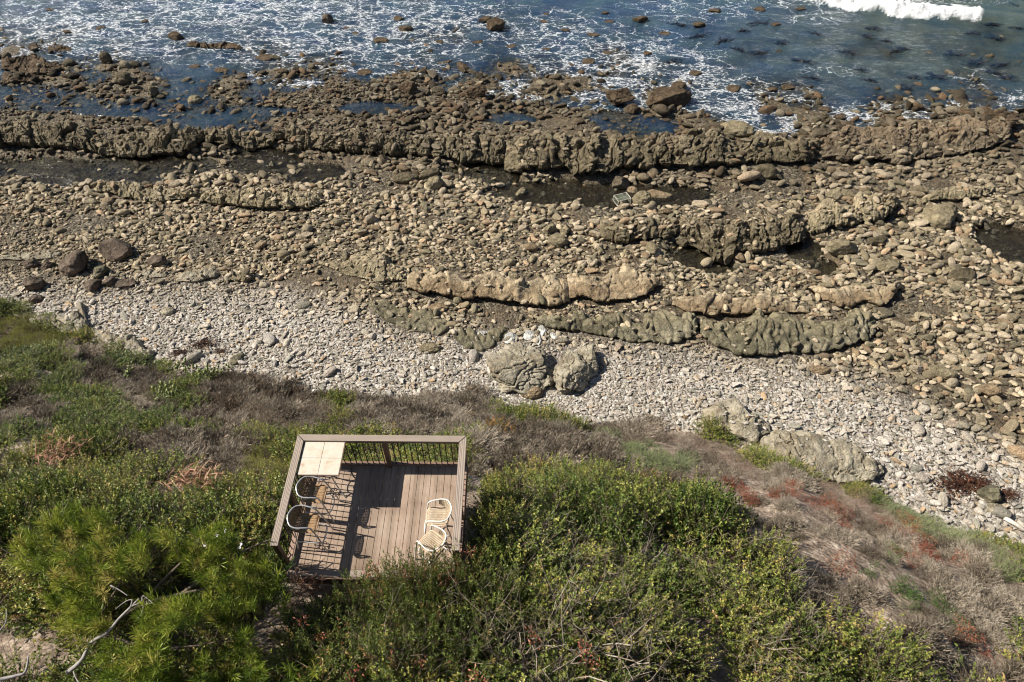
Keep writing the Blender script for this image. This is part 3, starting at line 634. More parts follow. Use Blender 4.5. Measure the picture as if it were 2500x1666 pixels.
scatter('beach_stones', SM, np.stack([x, y, zst], 1)[rest], rot[rest], sc[rest], pid[rest], tint[rest], 'countless loose cobbles and pebbles covering the shore', 'cobbles')
SMO = []
for pm in SM: c_ = pm.copy(); c_.materials.clear(); c_.materials.append(STONE_O); SMO.append(c_)
for i in ind:
    o = add('stone', SMO[pid[i]], None, (x[i], y[i], zst[i]), tuple(rot[i]), tuple(sc[i])); o.color = (*tint[i], 1)
    if pa[i] > .5: lb, gp = 'large rounded stone lying on the pale pebble bank', 'large stones on the pebble bank'
    elif d0[i] < 0: lb, gp = 'wet dark stone standing in the shallow water at the shore', 'stones in the shallows'
    elif py[i] < 400: lb, gp = 'large dark stone among cobbles seaward of the upper rock ledges', 'large stones seaward of the ledges'
    elif px[i] < 1250: lb, gp = 'large olive or tan stone among cobbles on the left half of the beach', 'large stones on the left beach'
    else: lb, gp = 'large olive or tan stone among cobbles on the right half of the beach', 'large stones on the right beach'
    tag(o, lb, 'stone', gp)

# ------------------------------------------------------------------ named boulders:  px, py centre, radius in photo px, flattening, material
def boulder(px, py, rpx, mt, label, hgt=.6, asp=.7, ang=True, rz=0., seed=0, sub=5, sink=.25, fold=.0, z=None, cat='boulder', group=None):
    p = at(px, py, .4); p.z = z if z is not None else max(-.25, float(height(p.x, p.y)[0][0]))
    dep_ = p.y * CT + (CH - p.z) * ST; r_ = rpx * dep_ / FP
    bm = bmesh.new(); bmesh.ops.create_icosphere(bm, subdivisions=sub, radius=1)
    P = np.array([v.co for v in bm.verts]); rr = np.random.RandomState(500 + seed)
    d = 1 + .14 * fbm(P * 1.2 + 31 * seed, 3, seed)
    if ang:
        for _ in range(13):
            n = rr.normal(size=3); n /= np.linalg.norm(n); c = rr.uniform(.6, .9) if not fold else rr.uniform(.5, .84); a = P @ n; d = np.where(a * d > c, c / np.maximum(a, 1e-3), d)
    if fold:
        F1, F2, ID = worley(P * np.array([1.15, .8, .7]) + seed + .75 * np.stack([fbm(P * 1.5, 2, 1), fbm(P * 1.5, 2, 2), fbm(P * 1.5, 2, 3)], 1), seed)
        d = d * (1 + fold * (ss(0, .16, F2 - F1) - 1) + fold * .6 * (ID - .5))
    d = d * (1 + .035 * fbm(P * 4 + seed, 4, seed + 3) + .015 * fbm(P * 11, 3, 4))
    P = P * d[:, None] * np.array([1, asp, hgt]) * r_
    c_, s_ = math.cos(rz), math.sin(rz); P = np.stack([P[:, 0] * c_ - P[:, 1] * s_, P[:, 0] * s_ + P[:, 1] * c_, P[:, 2]], 1)
    for v_, q_ in zip(bm.verts, P): v_.co = q_
    me = bpy.data.meshes.new('boulder'); bm.to_mesh(me); bm.free(); me.polygons.foreach_set('use_smooth', np.ones(len(me.polygons), bool)); me.materials.append(mt)
    return tag(add('boulder' if cat == 'boulder' else cat.replace(' ', '_'), me, loc=(p.x, p.y, p.z + r_ * hgt * (1 - 2 * sink))), label, cat, group)
boulder(1272, 915, 82, GREY, 'huge wrinkled grey-tan boulder with curved cracks, left of the pair on the pebbles', .55, 1.05, True, 0, 3, 6, .3, .13)
boulder(1392, 915, 54, GREY, 'big folded grey-tan boulder, middle of the group on the pebbles', .7, 1.4, True, -.25, 5, 6, .3, .12)
boulder(1432, 900, 36, GREY, 'upright split grey boulder on the right side of the boulder group', .75, 1.4, True, -.2, 8, 6, .25, .10)
boulder(1335, 935, 34, GREY, 'dark cleft rock joining the wrinkled boulder to the folded boulder', .45, 1.2, True, -.4, 93, 5, .25, .12)
boulder(1238, 945, 34, GREY, 'low shelf of the outcrop at the left foot of the wrinkled boulder', .35, .8, True, .5, 94, 5, .3, .1)
boulder(1375, 955, 28, GREY, 'low rounded toe of rock in front of the folded boulder', .5, .9, True, .3, 95, 5, .25, .1)
boulder(1300, 965, 26, BROWN, 'low rusty-based grey rock at the foot of the wrinkled boulder', .5, .7, False, .2, 9, 5, .3, .1)
for k, (a, b_, r_) in enumerate([(1180, 822, 17), (1205, 826, 16), (1248, 832, 24), (1292, 824, 22), (1315, 838, 18), (1322, 812, 20), (1352, 826, 13), (1158, 818, 10)]):
    boulder(a, b_, r_, WHITE, 'bleached white rounded boulder in the row behind the wrinkled boulder', .4, .7, True, k * .4, 20 + k, 4, .42, group='bleached boulders in a row')
boulder(295, 622, 40, DARKB, 'largest dark brown flat-topped boulder with a pale scar on the left beach', .75, .8, True, .1, 31)
boulder(190, 655, 35, DARKB, 'dark brown pointed boulder left of the largest dark boulder', .9, .9, True, .5, 32)
boulder(90, 705, 26, DARKB, 'dark brown cube-like boulder nearest the bluff at far left', .9, .9, True, .2, 33)
boulder(232, 704, 22, DARKB, 'rust-tinged dark boulder below the pointed dark boulder', .8, .9, True, .9, 34)
boulder(274, 696, 18, DARKB, 'small rusty boulder touching the flat brown one', .8, .9, True, .3, 35)
boulder(310, 702, 26, DARKB, 'flat brown slab stone right of the small rusty boulder', .35, .6, True, .1, 36)
boulder(250, 672, 22, GREEN, 'blue-grey boulder between the dark boulders on the left', .8, .8, True, 1., 37)
boulder(78, 650, 22, DARKB, 'dark grey angular boulder on the flat slab at far left', .6, .7, True, .2, 38)
boulder(122, 655, 17, DARKB, 'small dark grey boulder right of the angular one at far left', .7, .8, True, 1.2, 39)
boulder(90, 737, 18, DARKB, 'dark grey block in front of the cube-like boulder', .6, .8, True, .3, 40)
boulder(390, 645, 26, DARKB, 'dark grey-brown boulder right of the largest dark boulder', .55, .6, True, .1, 41)
boulder(2286, 535, 52, PALEOLIVE, 'largest tan boulder near the right edge among cobbles', .62, .72, True, .1, 42, 5, .25, .06)
boulder(2050, 612, 38, PALEOLIVE, 'rounded tan boulder beside the small blue pool', .6, .6, True, .1, 43)
boulder(2140, 590, 26, OLIVE, 'dark olive boulder right of the rounded tan boulder', .5, .7, True, .4, 44)
boulder(1362, 596, 27, PALEOLIVE, 'pale cracked boulder left of the short olive ledge', .65, .75, True, .1, 45)
boulder(1344, 566, 17, PALEOLIVE, 'tan upright boulder, left of two above the pale cracked boulder', 1.0, .8, True, .6, 46)
boulder(1380, 568, 17, PALEOLIVE, 'tan upright boulder, right of two above the pale cracked boulder', .9, .8, True, .3, 47)
boulder(1588, 617, 22, PALEOLIVE, 'pale striped oval boulder below the short olive ledge', .8, .6, True, 2.1, 48)
boulder(1516, 440, 28, OLIVEW, 'pocked dark boulder leaning against the tallest ledge', .8, .8, True, .2, 49, 5, .2, .06)
boulder(1568, 488, 23, PALEOLIVE, 'round cracked tan boulder at the right end of the brown pool', .85, .9, False, .2, 50, 5, .2, .08)
boulder(1610, 462, 30, BROWN, 'orange-tan rough rock right of the brown pool', .4, .6, True, -.2, 51)
boulder(1545, 452, 14, BROWN, 'smooth tan stone between the pocked boulder and the pool', .8, 1.0, False, .2, 52)
boulder(1273, 458, 18, PALEOLIVE, 'light oval stone tilted at the left end of the brown pool', .7, .6, False, .9, 53)
boulder(1050, 432, 28, OLIVE, 'long oval tan-grey stone below the middle ledge', .5, .5, False, .4, 54)
boulder(1062, 455, 22, PALEOLIVE, 'fat grey stone under the long oval stone', .8, .8, False, .9, 55)
boulder(992, 438, 30, OLIVE, 'dark olive lozenge rock left of the long oval stone', .45, .5, False, .1, 56)
boulder(1872, 425, 32, OLIVE, 'squared olive block fallen in front of the tall ledge', .6, .7, True, .1, 57)
boulder(2160, 487, 0.1 + 12, OLIVE, 'small dark stone at the tip of the tan-topped ledge', .6, .7, True, .1, 58)
boulder(2025, 500, 25, PALEOLIVE, 'angular tan boulder resting on the tan-topped ledge', .8, .7, True, .5, 59, z=.9)
boulder(1625, 238, 66, SEAROCK, 'broad brown rock shelf jutting into the foam in the middle of the shore', .42, .55, True, .25, 60, 6, .3, .06, z=.05)
boulder(1660, 205, 22, SEAROCK, 'rounded brown rock behind the broad rock shelf', .5, .7, True, .2, 61, z=.05)
boulder(1508, 238, 42, SEAROCK, 'craggy brown rock left of the broad rock shelf', .6, .6, True, -.1, 62, 6, .25, .1, z=.1)
boulder(1545, 260, 20, SEAROCK, 'small craggy rock wedged below the craggy brown rock', .6, .8, True, .6, 63)
boulder(1165, 226, 32, SEAROCK, 'domed brown rock at the shore left of the white surf', .6, .7, True, .1, 64, 6, .25, .07)
boulder(1000, 222, 32, SEAROCK, 'dark craggy rock at the shore left of the domed rock', .6, .7, True, .4, 65, 6, .25, .07)
boulder(1800, 312, 42, PALEOLIVE, 'smooth olive dome rock surrounded by foam', .4, .65, False, 0., 66)
boulder(2004, 326, 27, OLIVEW, 'dark rough rock in the foam above the cracked shelf', .5, .6, True, .1, 67)
boulder(2430, 298, 55, SEAROCK, 'big crumbly brown rock in the sea at the right edge', .55, .65, True, -.1, 68, 6, .25, .08)
boulder(1690, 322, 15, OLIVE, 'small dark block left of the smooth olive dome', .9, .9, True, .3, 69)
boulder(256, 140, 13, OLIVE, 'upright egg-shaped boulder in the shallows at upper left', 1.2, .9, False, .3, 70, z=.0)
boulder(426, 83, 20, SEAROCK, 'dark ridged rock in the foam, left of the flat long rock', .6, .7, True, .3, 71, z=.0)
boulder(800, 43, 17, DARKB, 'small near-black rock in the foam upper left of centre', .8, .8, True, .2, 72, z=.0)
boulder(1210, 59, 26, SEAROCK, 'dark rock rising from the water at top centre', .7, .7, True, .2, 73, z=.0)
boulder(1184, 40, 18, SEAROCK, 'brown rock just behind the dark rock at top centre', .5, .7, True, .2, 74, z=-.05)
boulder(1130, 158, 26, SEAROCK, 'narrow brown rock pair pointing seaward through foam', .4, .45, True, -1.1, 75, z=-.02)
boulder(375, 222, 15, OLIVE, 'upright olive boulder standing in the calm shallows', 1.1, .9, True, .3, 76)
boulder(299, 194, 18, OLIVE, 'rounded grey-brown boulder in the calm shallows', .8, .9, False, .3, 77)
boulder(472, 236, 17, PALEOLIVE, 'paler boulder right of the upright olive boulder', .8, .9, False, .3, 78)
boulder(580, 885, 22, GREEN, 'oval dark grey stone half buried in the pale pebbles', .35, .55, False, 1.0, 79)
boulder(1050, 856, 26, PALEOLIVE, 'grey-tan rounded slab on pebbles left of the boulder group', .4, .55, False, 0, 80)
boulder(415, 768, 16, GREY, 'light grey stone alone on the left pebble bank', .5, .8, False, 0, 81)
boulder(2405, 1217, 32, GREEN, 'smooth grey-green block on the pebbles at lower right', .7, .8, True, .1, 82)
boulder(2415, 1250, 36, GREY, 'flat pinkish-grey slab in front of the grey-green block', .22, .5, True, -.3, 83)
boulder(2000, 1170, 27, WHITE, 'white angular boulder at the base of the creased outcrop', .6, .7, True, .3, 84, z=.8)
boulder(2290, 920, 34, PALEOLIVE, 'long smooth tan-green stone on the right pebble bank', .45, .5, False, -.3, 85)
boulder(2408, 965, 36, BROWN, 'large cream sandstone boulder by the right edge', .5, .6, True, -.2, 86)
boulder(2170, 652, 36, PALEOLIVE, 'big flat pale boulder on the right beach', .45, .6, True, .2, 87)
boulder(2345, 675, 34, OLIVE, 'dark wedge-shaped boulder near the right edge', .5, .6, True, .2, 88)
boulder(1998, 912, 24, BROWN, 'warm tan oblong stone below the right mudstone ledge', .45, .5, False, -.1, 89)
boulder(1255, 700, 14, PALEOLIVE, 'tan round stone sitting on the long brown ledge', .8, .8, False, -.1, 90, z=1.0)
boulder(1425, 722, 15, WHITE, 'pale grey flake stone leaning between the brown ledges', 1.1, .5, True, -.9, 91, z=.4)
boulder(1071, 757, 26, BROWN, 'reddish-brown slab lying below the long brown ledge', .35, .45, True, -.1, 92)

# rocks awash
rr = np.random.RandomState(44)
awash = [(112, 14), (240, 58), (350, 42), (157, 68), (1750, 18), (1480, 22), (1485, 42), (1560, 40), (1330, 22), (1325, 42), (1450, 75), (1710, 52), (1900, 50), (985, 62), (870, 70), (930, 88), (975, 35), (840, 58), (1075, 92), (1250, 100), (1310, 185), (1165, 92), (1700, 168), (1795, 205), (1890, 208), (1930, 202), (2020, 258), (2055, 276), (2075, 292), (1480, 118), (1380, 65), (1620, 70), (2290, 230), (2332, 214), (1860, 12), (1960, 12), (1090, 140), (770, 145), (590, 175), (540, 160), (470, 150), (700, 165), (890, 165), (1000, 205), (640, 130), (1580, 120), (1440, 140)]
for k, (a, b_) in enumerate(awash):
    boulder(a + rr.uniform(-4, 4), b_, rr.uniform(9, 24), SEAROCK, 'brown weedy rock almost covered by the sea', rr.uniform(.2, .4), rr.uniform(.5, .8), True, rr.uniform(-.4, .4), 120 + k, 4, .3, z=rr.uniform(-.16, .02), group='rocks awash in the sea')

# kelp
def kelp_mesh(k):
    r = np.random.RandomState(k); Vs = []; Qs = []; lc = []; n = 0
    for b_ in range(34):
        a0 = r.uniform(-.9, .9) + (math.pi if r.rand() < .3 else 0); ln = r.uniform(.4, 1.2); w_ = r.uniform(.04, .09); x0, y0 = r.normal(0, .22, 2); cv = r.uniform(-1.5, 1.5); c = r.rand() ** 2.5
        for s_ in range(7):
            t_ = s_ / 6; an = a0 + cv * t_; x0 += math.cos(an) * ln / 6; y0 += math.sin(an) * ln / 6 * .6
            ww = w_ * (1 - t_ ** 2) + .008; z_ = .05 * math.sin(t_ * 3 + b_) 
            Vs += [(x0 - math.sin(an) * ww, y0 + math.cos(an) * ww, z_), (x0 + math.sin(an) * ww, y0 - math.cos(an) * ww, z_ + .015)]; lc += [c, c]
            if s_: Qs.append((n + 2 * s_ - 2, n + 2 * s_ - 1, n + 2 * s_ + 1, n + 2 * s_))
        n += 14
    return mk('kelp', Vs, Qs, None, [KELPM], attrs={'lc': lc}, smooth=True)
KM = [kelp_mesh(k) for k in range(5)]
kp = [(2115, 88), (2160, 100), (2250, 88), (2370, 82), (2425, 92), (2150, 120), (2180, 126), (2205, 120), (2255, 148), (2325, 133), (2378, 155), (2380, 165), (2440, 160), (1960, 150), (2025, 135), (2070, 128), (2100, 170), (1940, 108), (2230, 190), (2280, 188), (2330, 185), (2120, 195), (1850, 130), (1930, 75), (1990, 82), (1905, 105), (2190, 165), (2425, 178), (2460, 190), (1870, 150), (1800, 120), (1760, 100), (2070, 65), (2130, 70), (2475, 15), (2300, 165), (1810, 75), (1850, 60), (2050, 215), (1650, 60), (1700, 90), (1520, 60), (2210, 215), (2480, 70), (2350, 65), (2420, 60), (1980, 190), (1900, 185), (1640, 150)]
for k, (a, b_) in enumerate(kp):
    if k % 3 == 2: continue
    p = at(a, b_, .03); o = add('kelp', KM[k % 5], None, (p.x, p.y, .055), (0, 0, rr.uniform(-.5, .5)), (rr.uniform(.45, 1.0), rr.uniform(.5, .9), 1))
    tag(o, 'dark kelp fronds floating just at the surface of the open water', 'kelp', 'kelp floating off the shore')

# ------------------------------------------------------------------ the timber deck
m, t = mat('composite_deck_board'); v = N(t, 'TexCoord').outputs['Object']
mp = N(t, 'Mapping'); mp.inputs['Scale'].default_value = (14, .9, 14); L(t, v, mp.inputs[0])
g1 = noise(t, mp.outputs[0], 2.2, 6, .6, .6); g2 = noise(t, v, 1.3, 5, .6); g3 = noise(t, v, 60, 3, .7)
sx_ = N(t, 'SeparateXYZ'); L(t, v, sx_.inputs[0])
bi = mth(t, 'FLOOR', mth(t, 'DIVIDE', sx_.outputs[0], .1425)); wn = N(t, 'TexWhiteNoise', noise_dimensions='1D'); L(t, bi, wn.inputs['W'])
c = ramp(t, g2.outputs[0], [(.32, (.20, .145, .11)), (.48, (.285, .215, .165)), (.6, (.32, .25, .195)), (.7, (.36, .30, .245))])
c = mixc(t, .5, c, ramp(t, g1.outputs[0], [(.3, (.8, .78, .76)), (.7, (1.12, 1.1, 1.1))]), 'MULTIPLY')
c = mixc(t, 1.0, c, ramp(t, wn.outputs[0], [(0, (.78, .77, .76)), (1, (1.1, 1.1, 1.1))]), 'MULTIPLY')
c = mixc(t, .5, c, ramp(t, g3.outputs[0], [(.35, (.8,) * 3), (.6, (1.1,) * 3)]), 'MULTIPLY')
out(t, bsdf(t, c, .75, bump(t, mth(t, 'ADD', g1.outputs[0], g3.outputs[0]), .006), .25)); BOARD = m
def capmat(name, axis, base=(.255, .21, .175)):
    m, t = mat(name); v = N(t, 'TexCoord').outputs['Object']
    mp = N(t, 'Mapping'); mp.inputs['Scale'].default_value = (.5, 9, 9) if axis == 0 else (9, .5, 9); L(t, v, mp.inputs[0])
    wv_ = N(t, 'TexWave', wave_type='BANDS', bands_direction='Y' if axis == 0 else 'X'); wv_.inputs['Scale'].default_value = 1.1; wv_.inputs['Distortion'].default_value = 9; wv_.inputs['Detail'].default_value = 2; wv_.inputs['Detail Scale'].default_value = .7
    L(t, mp.outputs[0], wv_.inputs['Vector']); g2 = noise(t, v, 3, 6, .7); g3 = noise(t, v, 90, 2, .7)
    c = mixc(t, 1.0, base, ramp(t, wv_.outputs['Fac'], [(0, (.93, .92, .92)), (1, (1.04,) * 3)]), 'MULTIPLY')
    c = mixc(t, .6, c, ramp(t, g2.outputs[0], [(.3, (.85,) * 3), (.65, (1.1,) * 3)]), 'MULTIPLY')
    c = mixc(t, ramp(t, g3.outputs[0], [(.72, (0,) * 3), (.76, (.5,) * 3)]), c, (.5, .45, .4))
    out(t, bsdf(t, c, .8, bump(t, wv_.outputs['Fac'], .004), .25)); return m
CAPX = capmat('cap_board_lengthwise', 0); CAPY = capmat('cap_board_crosswise', 1)
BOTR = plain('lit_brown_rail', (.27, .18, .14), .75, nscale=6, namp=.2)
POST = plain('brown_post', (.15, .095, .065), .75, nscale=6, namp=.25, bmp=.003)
RIM = plain('dark_rim_board', (.10, .065, .045), .75, nscale=5, namp=.3)
IRON = plain('black_baluster_metal', (.010, .009, .010), .5, 0, .4)
ZD = 15.2; DC = (-2.645, 6.40, ZD); DR = math.radians(-.6)
deck = tag(empty('viewing_deck', DC, DR), 'brown composite viewing deck with railing on three sides, set in scrub on the bluff', 'deck')
X0, X1, Y1, Y0 = -1.64, 1.64, 1.13, -1.30
mb = MB(); nb_ = 23; bwd = (X1 - X0) / nb_
for i in range(nb_): mb.box(X0 + i * bwd + .0035, X0 + (i + 1) * bwd - .0035, Y0 + .14, Y1 - .0, -.025, 0, bev=.003)
mb.build('floor_boards', BOARD, deck)
mb = MB(); mb.box(X0, X1, Y0, Y0 + .135, -.026, .0, bev=.003); mb.build('border_board', CAPX, deck)
mb = MB(); mb.box(X0 - .04, X1 + .04, Y0 - .045, Y0 - .003, -.24, -.005); mb.box(X0 - .045, X0 - .003, Y0, Y1 + .04, -.24, -.006); mb.box(X1 + .003, X1 + .045, Y0, Y1 + .04, -.24, -.006); mb.box(X0, X1, Y1 + .003, Y1 + .045, -.24, -.007)
mb.build('rim_joist', RIM, deck)
mb = MB()
for i in range(7): yy = Y0 + .1 + i * .37; mb.box(X0, X1, yy, yy + .045, -.23, -.03)
mb.build('joist', RIM, deck)
mb = MB()
for xx in (X0 + .1, 0, X1 - .2):
    for yy in (Y1 - .15, Y0 + .5): mb.box(xx, xx + .12, yy, yy + .12, -2.6, -.24)
mb.build('support_post', RIM, deck)
mb = MB(); mb.box(-.05, .95, -.02, .02, -.12, .06, Matrix.Translation((-1.72, -1.13, -.22)) @ Matrix.Rotation(math.radians(-36), 4, 'Z')); mb.build('corner_brace', RIM, deck)
rail = add('railing', None, deck) if False else None
def railing(name, p0, p1, posts, side, capmat_, medal, extra=0.0, c0=0, c1=0):
    """p0-p1: centre line of a side.  side = outward normal"""
    rl = bpy.data.objects.new('railing', None); COL.objects.link(rl); rl.parent = deck
    a = Vector((*p0, 0)); b_ = Vector((*p1, 0)); d = (b_ - a).normalized(); ln = (b_ - a).length; nrm = Vector((side[0], side[1], 0))
    M = Matrix(((d.x, nrm.x, 0, a.x), (d.y, nrm.y, 0, a.y), (0, 0, 1, 0), (0, 0, 0, 1)))
    # cap with mitred ends
    V = []; hw = .0725
    for z in (1.03, 1.07):
        for u_, k in ((0, c0), (ln, -c1)): 
            for s_ in (-1, 1): V.append(M @ Vector((u_ + (k if s_ < 0 else -k) * hw if (c0 if u_ == 0 else c1) else u_, s_ * hw + .012, z)))
    me = mk('cap_rail', V, [(0, 1, 3, 2), (4, 6, 7, 5), (0, 2, 6, 4), (1, 5, 7, 3), (0, 4, 5, 1), (2, 3, 7, 6)], None, [capmat_])
    bm = bmesh.new(); bm.from_mesh(me); bmesh.ops.recalc_face_normals(bm, faces=bm.faces); bm.to_mesh(me); bm.free()
    add('cap_rail', me, rl)
    mb = MB(); mb.box(.04, ln - .04, -.02, .02, .93, 1.028, M); mb.build('top_rail', POST, rl)
    mb = MB(); mb.box(.04, ln - .04, -.045, .045, .075, .115, M); mb.build('bottom_rail', POST if capmat_ is CAPX else BOTR, rl)  # side rails paler as sunlit, back rail darker as shaded, put into the colour
    for u_ in posts:
        mb = MB(); mb.box(u_ - .045, u_ + .045, -.047, .047, -.25 if True else 0, 1.029, M, bev=.006); mb.build('post', POST, rl)
    nb_ = int(ln / .118); 
    for i in range(1, nb_):
        u_ = i * ln / nb_
        if min(abs(u_ - q_) for q_ in posts) < .05: continue
        mb = MB(); mb.tube([M @ Vector((u_, -.012, .08)), M @ Vector((u_, -.012, .99))], .0105, 6); mb.build('baluster', IRON, rl, True)
    for u_ in medal:
        mb = MB(); cz = .55
        def lp(cx, cz_, r_, a0, a1, n_=14, k=.0): 
            mb.tube([M @ Vector((u_ + cx + (r_ * (1 - k * i / n_)) * math.cos(a0 + (a1 - a0) * i / n_), -.012, cz_ + (r_ * (1 - k * i / n_)) * math.sin(a0 + (a1 - a0) * i / n_))) for i in range(n_ + 1)], .0065, 5)
        for s_ in (-1, 1):
            for zz_ in (-1, 1):
                lp(s_ * .045, cz + zz_ * .05, .042, math.pi if s_ > 0 else 0, (math.pi + s_ * zz_ * -5.2) if s_ > 0 else (s_ * zz_ * -5.2), 16, .45)
                lp(s_ * .028, cz + zz_ * .115, .026, math.pi if s_ > 0 else 0, (math.pi + s_ * zz_ * 4.4) if s_ > 0 else (s_ * zz_ * 4.4), 12, .5)
            lp(s_ * .075, cz, .026, 0, 6.28, 12)
        mb.tube([M @ Vector((u_, -.012, cz - .19)), M @ Vector((u_, -.012, cz + .19))], .01, 6)
        mb.build('scroll_medallion', IRON, rl, True)
    return rl
RX, RY = 1.632, 1.122
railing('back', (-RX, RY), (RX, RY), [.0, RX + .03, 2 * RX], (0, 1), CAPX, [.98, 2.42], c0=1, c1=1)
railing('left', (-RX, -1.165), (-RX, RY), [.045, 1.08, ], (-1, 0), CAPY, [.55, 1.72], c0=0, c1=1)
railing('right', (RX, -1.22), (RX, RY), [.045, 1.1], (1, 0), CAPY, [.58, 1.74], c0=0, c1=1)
DM = Matrix.Translation(DC) @ Matrix.Rotation(DR, 4, 'Z')
def dloc(x, y, z=0): return tuple(DM @ Vector((x, y, z)))

# ------------------------------------------------------------------ tile-topped table
ALU = plain('brushed_aluminium', (.50, .51, .52), .35, .6, .5, nscale=30, namp=.08)
WENAM = plain('white_enamelled_tube', (.56, .55, .52), .4, 0, .5, nscale=14, namp=.06)
m, t = mat('mottled_ceramic_tile'); v = N(t, 'TexCoord').outputs['Object']
n1 = noise(t, v, 5.5, 6, .65); n2 = noise(t, v, 26, 5, .7)
c = ramp(t, n1.outputs[0], [(.3, (.42, .385, .32)), (.45, (.50, .465, .40)), (.58, (.48, .42, .34)), (.72, (.38, .29, .21))])
c = mixc(t, .5, c, ramp(t, n2.outputs[0], [(.3, (.86, .84, .8)), (.6, (1.06,) * 3)]), 'MULTIPLY')
out(t, bsdf(t, c, .35, bump(t, n2.outputs[0], .002), .4)); TILE = m
GROUT = plain('grey_grout', (.34, .32, .28), .9)
tb = tag(empty('patio_table', dloc(-1.145, .68), DR), 'high patio table topped with four cream tiles in the back left corner of the deck', 'table')
TZ = 1.03; hw = .405; hd = .375
mb = MB()
for ix in (0, 1):
    for iy in (0, 1): mb.box(-hw + .006 + ix * hw, -hw + .003 + (ix + 1) * hw - .006, -hd + .006 + iy * hd, -hd + .003 + (iy + 1) * hd - .006, TZ - .012, TZ, bev=.0025)
mb.build('tile_top', TILE, tb)
mb = MB(); mb.box(-hw, hw, -hd, hd, TZ - .03, TZ - .006); mb.build('grout_bed', GROUT, tb)
mb = MB(); fr_ = .012
mb.box(-hw - fr_, hw + fr_, -hd - fr_, -hd, TZ - .035, TZ - .002); mb.box(-hw - fr_, hw + fr_, hd, hd + fr_, TZ - .035, TZ - .002); mb.box(-hw - fr_, -hw, -hd, hd, TZ - .035, TZ - .002); mb.box(hw, hw + fr_, -hd, hd, TZ - .035, TZ - .002)
mb.build('table_edge', POST, tb)
for sx2 in (-1, 1):
    for sy2 in (-1, 1):
        mb = MB(); mb.tube(spline([(sx2 * .33, sy2 * .30, TZ - .035), (sx2 * .2, sy2 * .19, .78), (sx2 * .13, sy2 * .13, .5), (sx2 * .2, sy2 * .19, .24), (sx2 * .34, sy2 * .31, .012)], 6), .013, 8); mb.build('leg', ALU, tb, True)
mb = MB(); mb.tube([(.135 * math.cos(i * math.pi / 12) * 1.35, .135 * math.sin(i * math.pi / 12) * 1.35, .5) for i in range(24)], .01, 6, True)
mb.tube([(.06 * math.cos(i * math.pi / 8), .06 * math.sin(i * math.pi / 8), .5) for i in range(16)], .008, 6, True)
mb.tube([(-.18, 0, .5), (.18, 0, .5)], .007, 6); mb.tube([(0, -.18, .5), (0, .18, .5)], .007, 6)
mb.build('leg_ring', ALU, tb, True)

# ------------------------------------------------------------------ bistro chairs
def weave(name, c1, c2, c3):
    m, t = mat(name); uv = N(t, 'TexCoord').outputs['UV']; sp = N(t, 'SeparateXYZ'); L(t, uv, sp.inputs[0])
    a = mth(t, 'SINE', mth(t, 'MULTIPLY', sp.outputs[0], 2 * math.pi * 11)); b_ = mth(t, 'SINE', mth(t, 'MULTIPLY', sp.outputs[1], 2 * math.pi * 26))
    v = N(t, 'TexCoord').outputs['Object']; n_ = noise(t, v, 9, 5, .7)
    k = mth(t, 'ADD', mth(t, 'MULTIPLY', mth(t, 'MULTIPLY', a, b_), .3), n_.outputs[0])
    c = ramp(t, k, [(.25, c1), (.5, c2), (.75, c3)])
    hole = mth(t, 'MULTIPLY', mth(t, 'GREATER_THAN', a, .62), mth(t, 'GREATER_THAN', b_, .15))
    c = mixc(t, hole, c, (.02, .015, .01))
    p = bsdf(t, c, .6, bump(t, mth(t, 'ADD', a, b_), .004), .3)
    tr = N(t, 'BsdfTransparent'); mx = N(t, 'MixShader'); L(t, mth(t, 'MULTIPLY', hole, .85), mx.inputs[0]); L(t, p, mx.inputs[1]); L(t, tr.outputs[0], mx.inputs[2])
    out(t, mx.outputs[0]); return m
RATN = weave('brown_rattan', (.16, .085, .035), (.36, .22, .11), (.52, .36, .20)); RATP = weave('weathered_rattan', (.30, .21, .13), (.52, .42, .30), (.64, .56, .43))
RIMN = plain('rattan_edge', (.38, .22, .11), .6, nscale=30, namp=.25, bmp=.002); RIMP = plain('weathered_rattan_edge', (.56, .40, .27), .6, nscale=30, namp=.2, bmp=.002)
def uvgrid(me, nu, nv_, su=1, sv=1):
    uvl = me.uv_layers.new(name='UVMap'); vi = np.zeros(len(me.loops), np.int32); me.loops.foreach_get('vertex_index', vi)
    uvl.data.foreach_set('uv', np.stack([(vi % nu) / (nu - 1) * su, (vi // nu) / (nv_ - 1) * sv], 1).astype(np.float32).ravel())
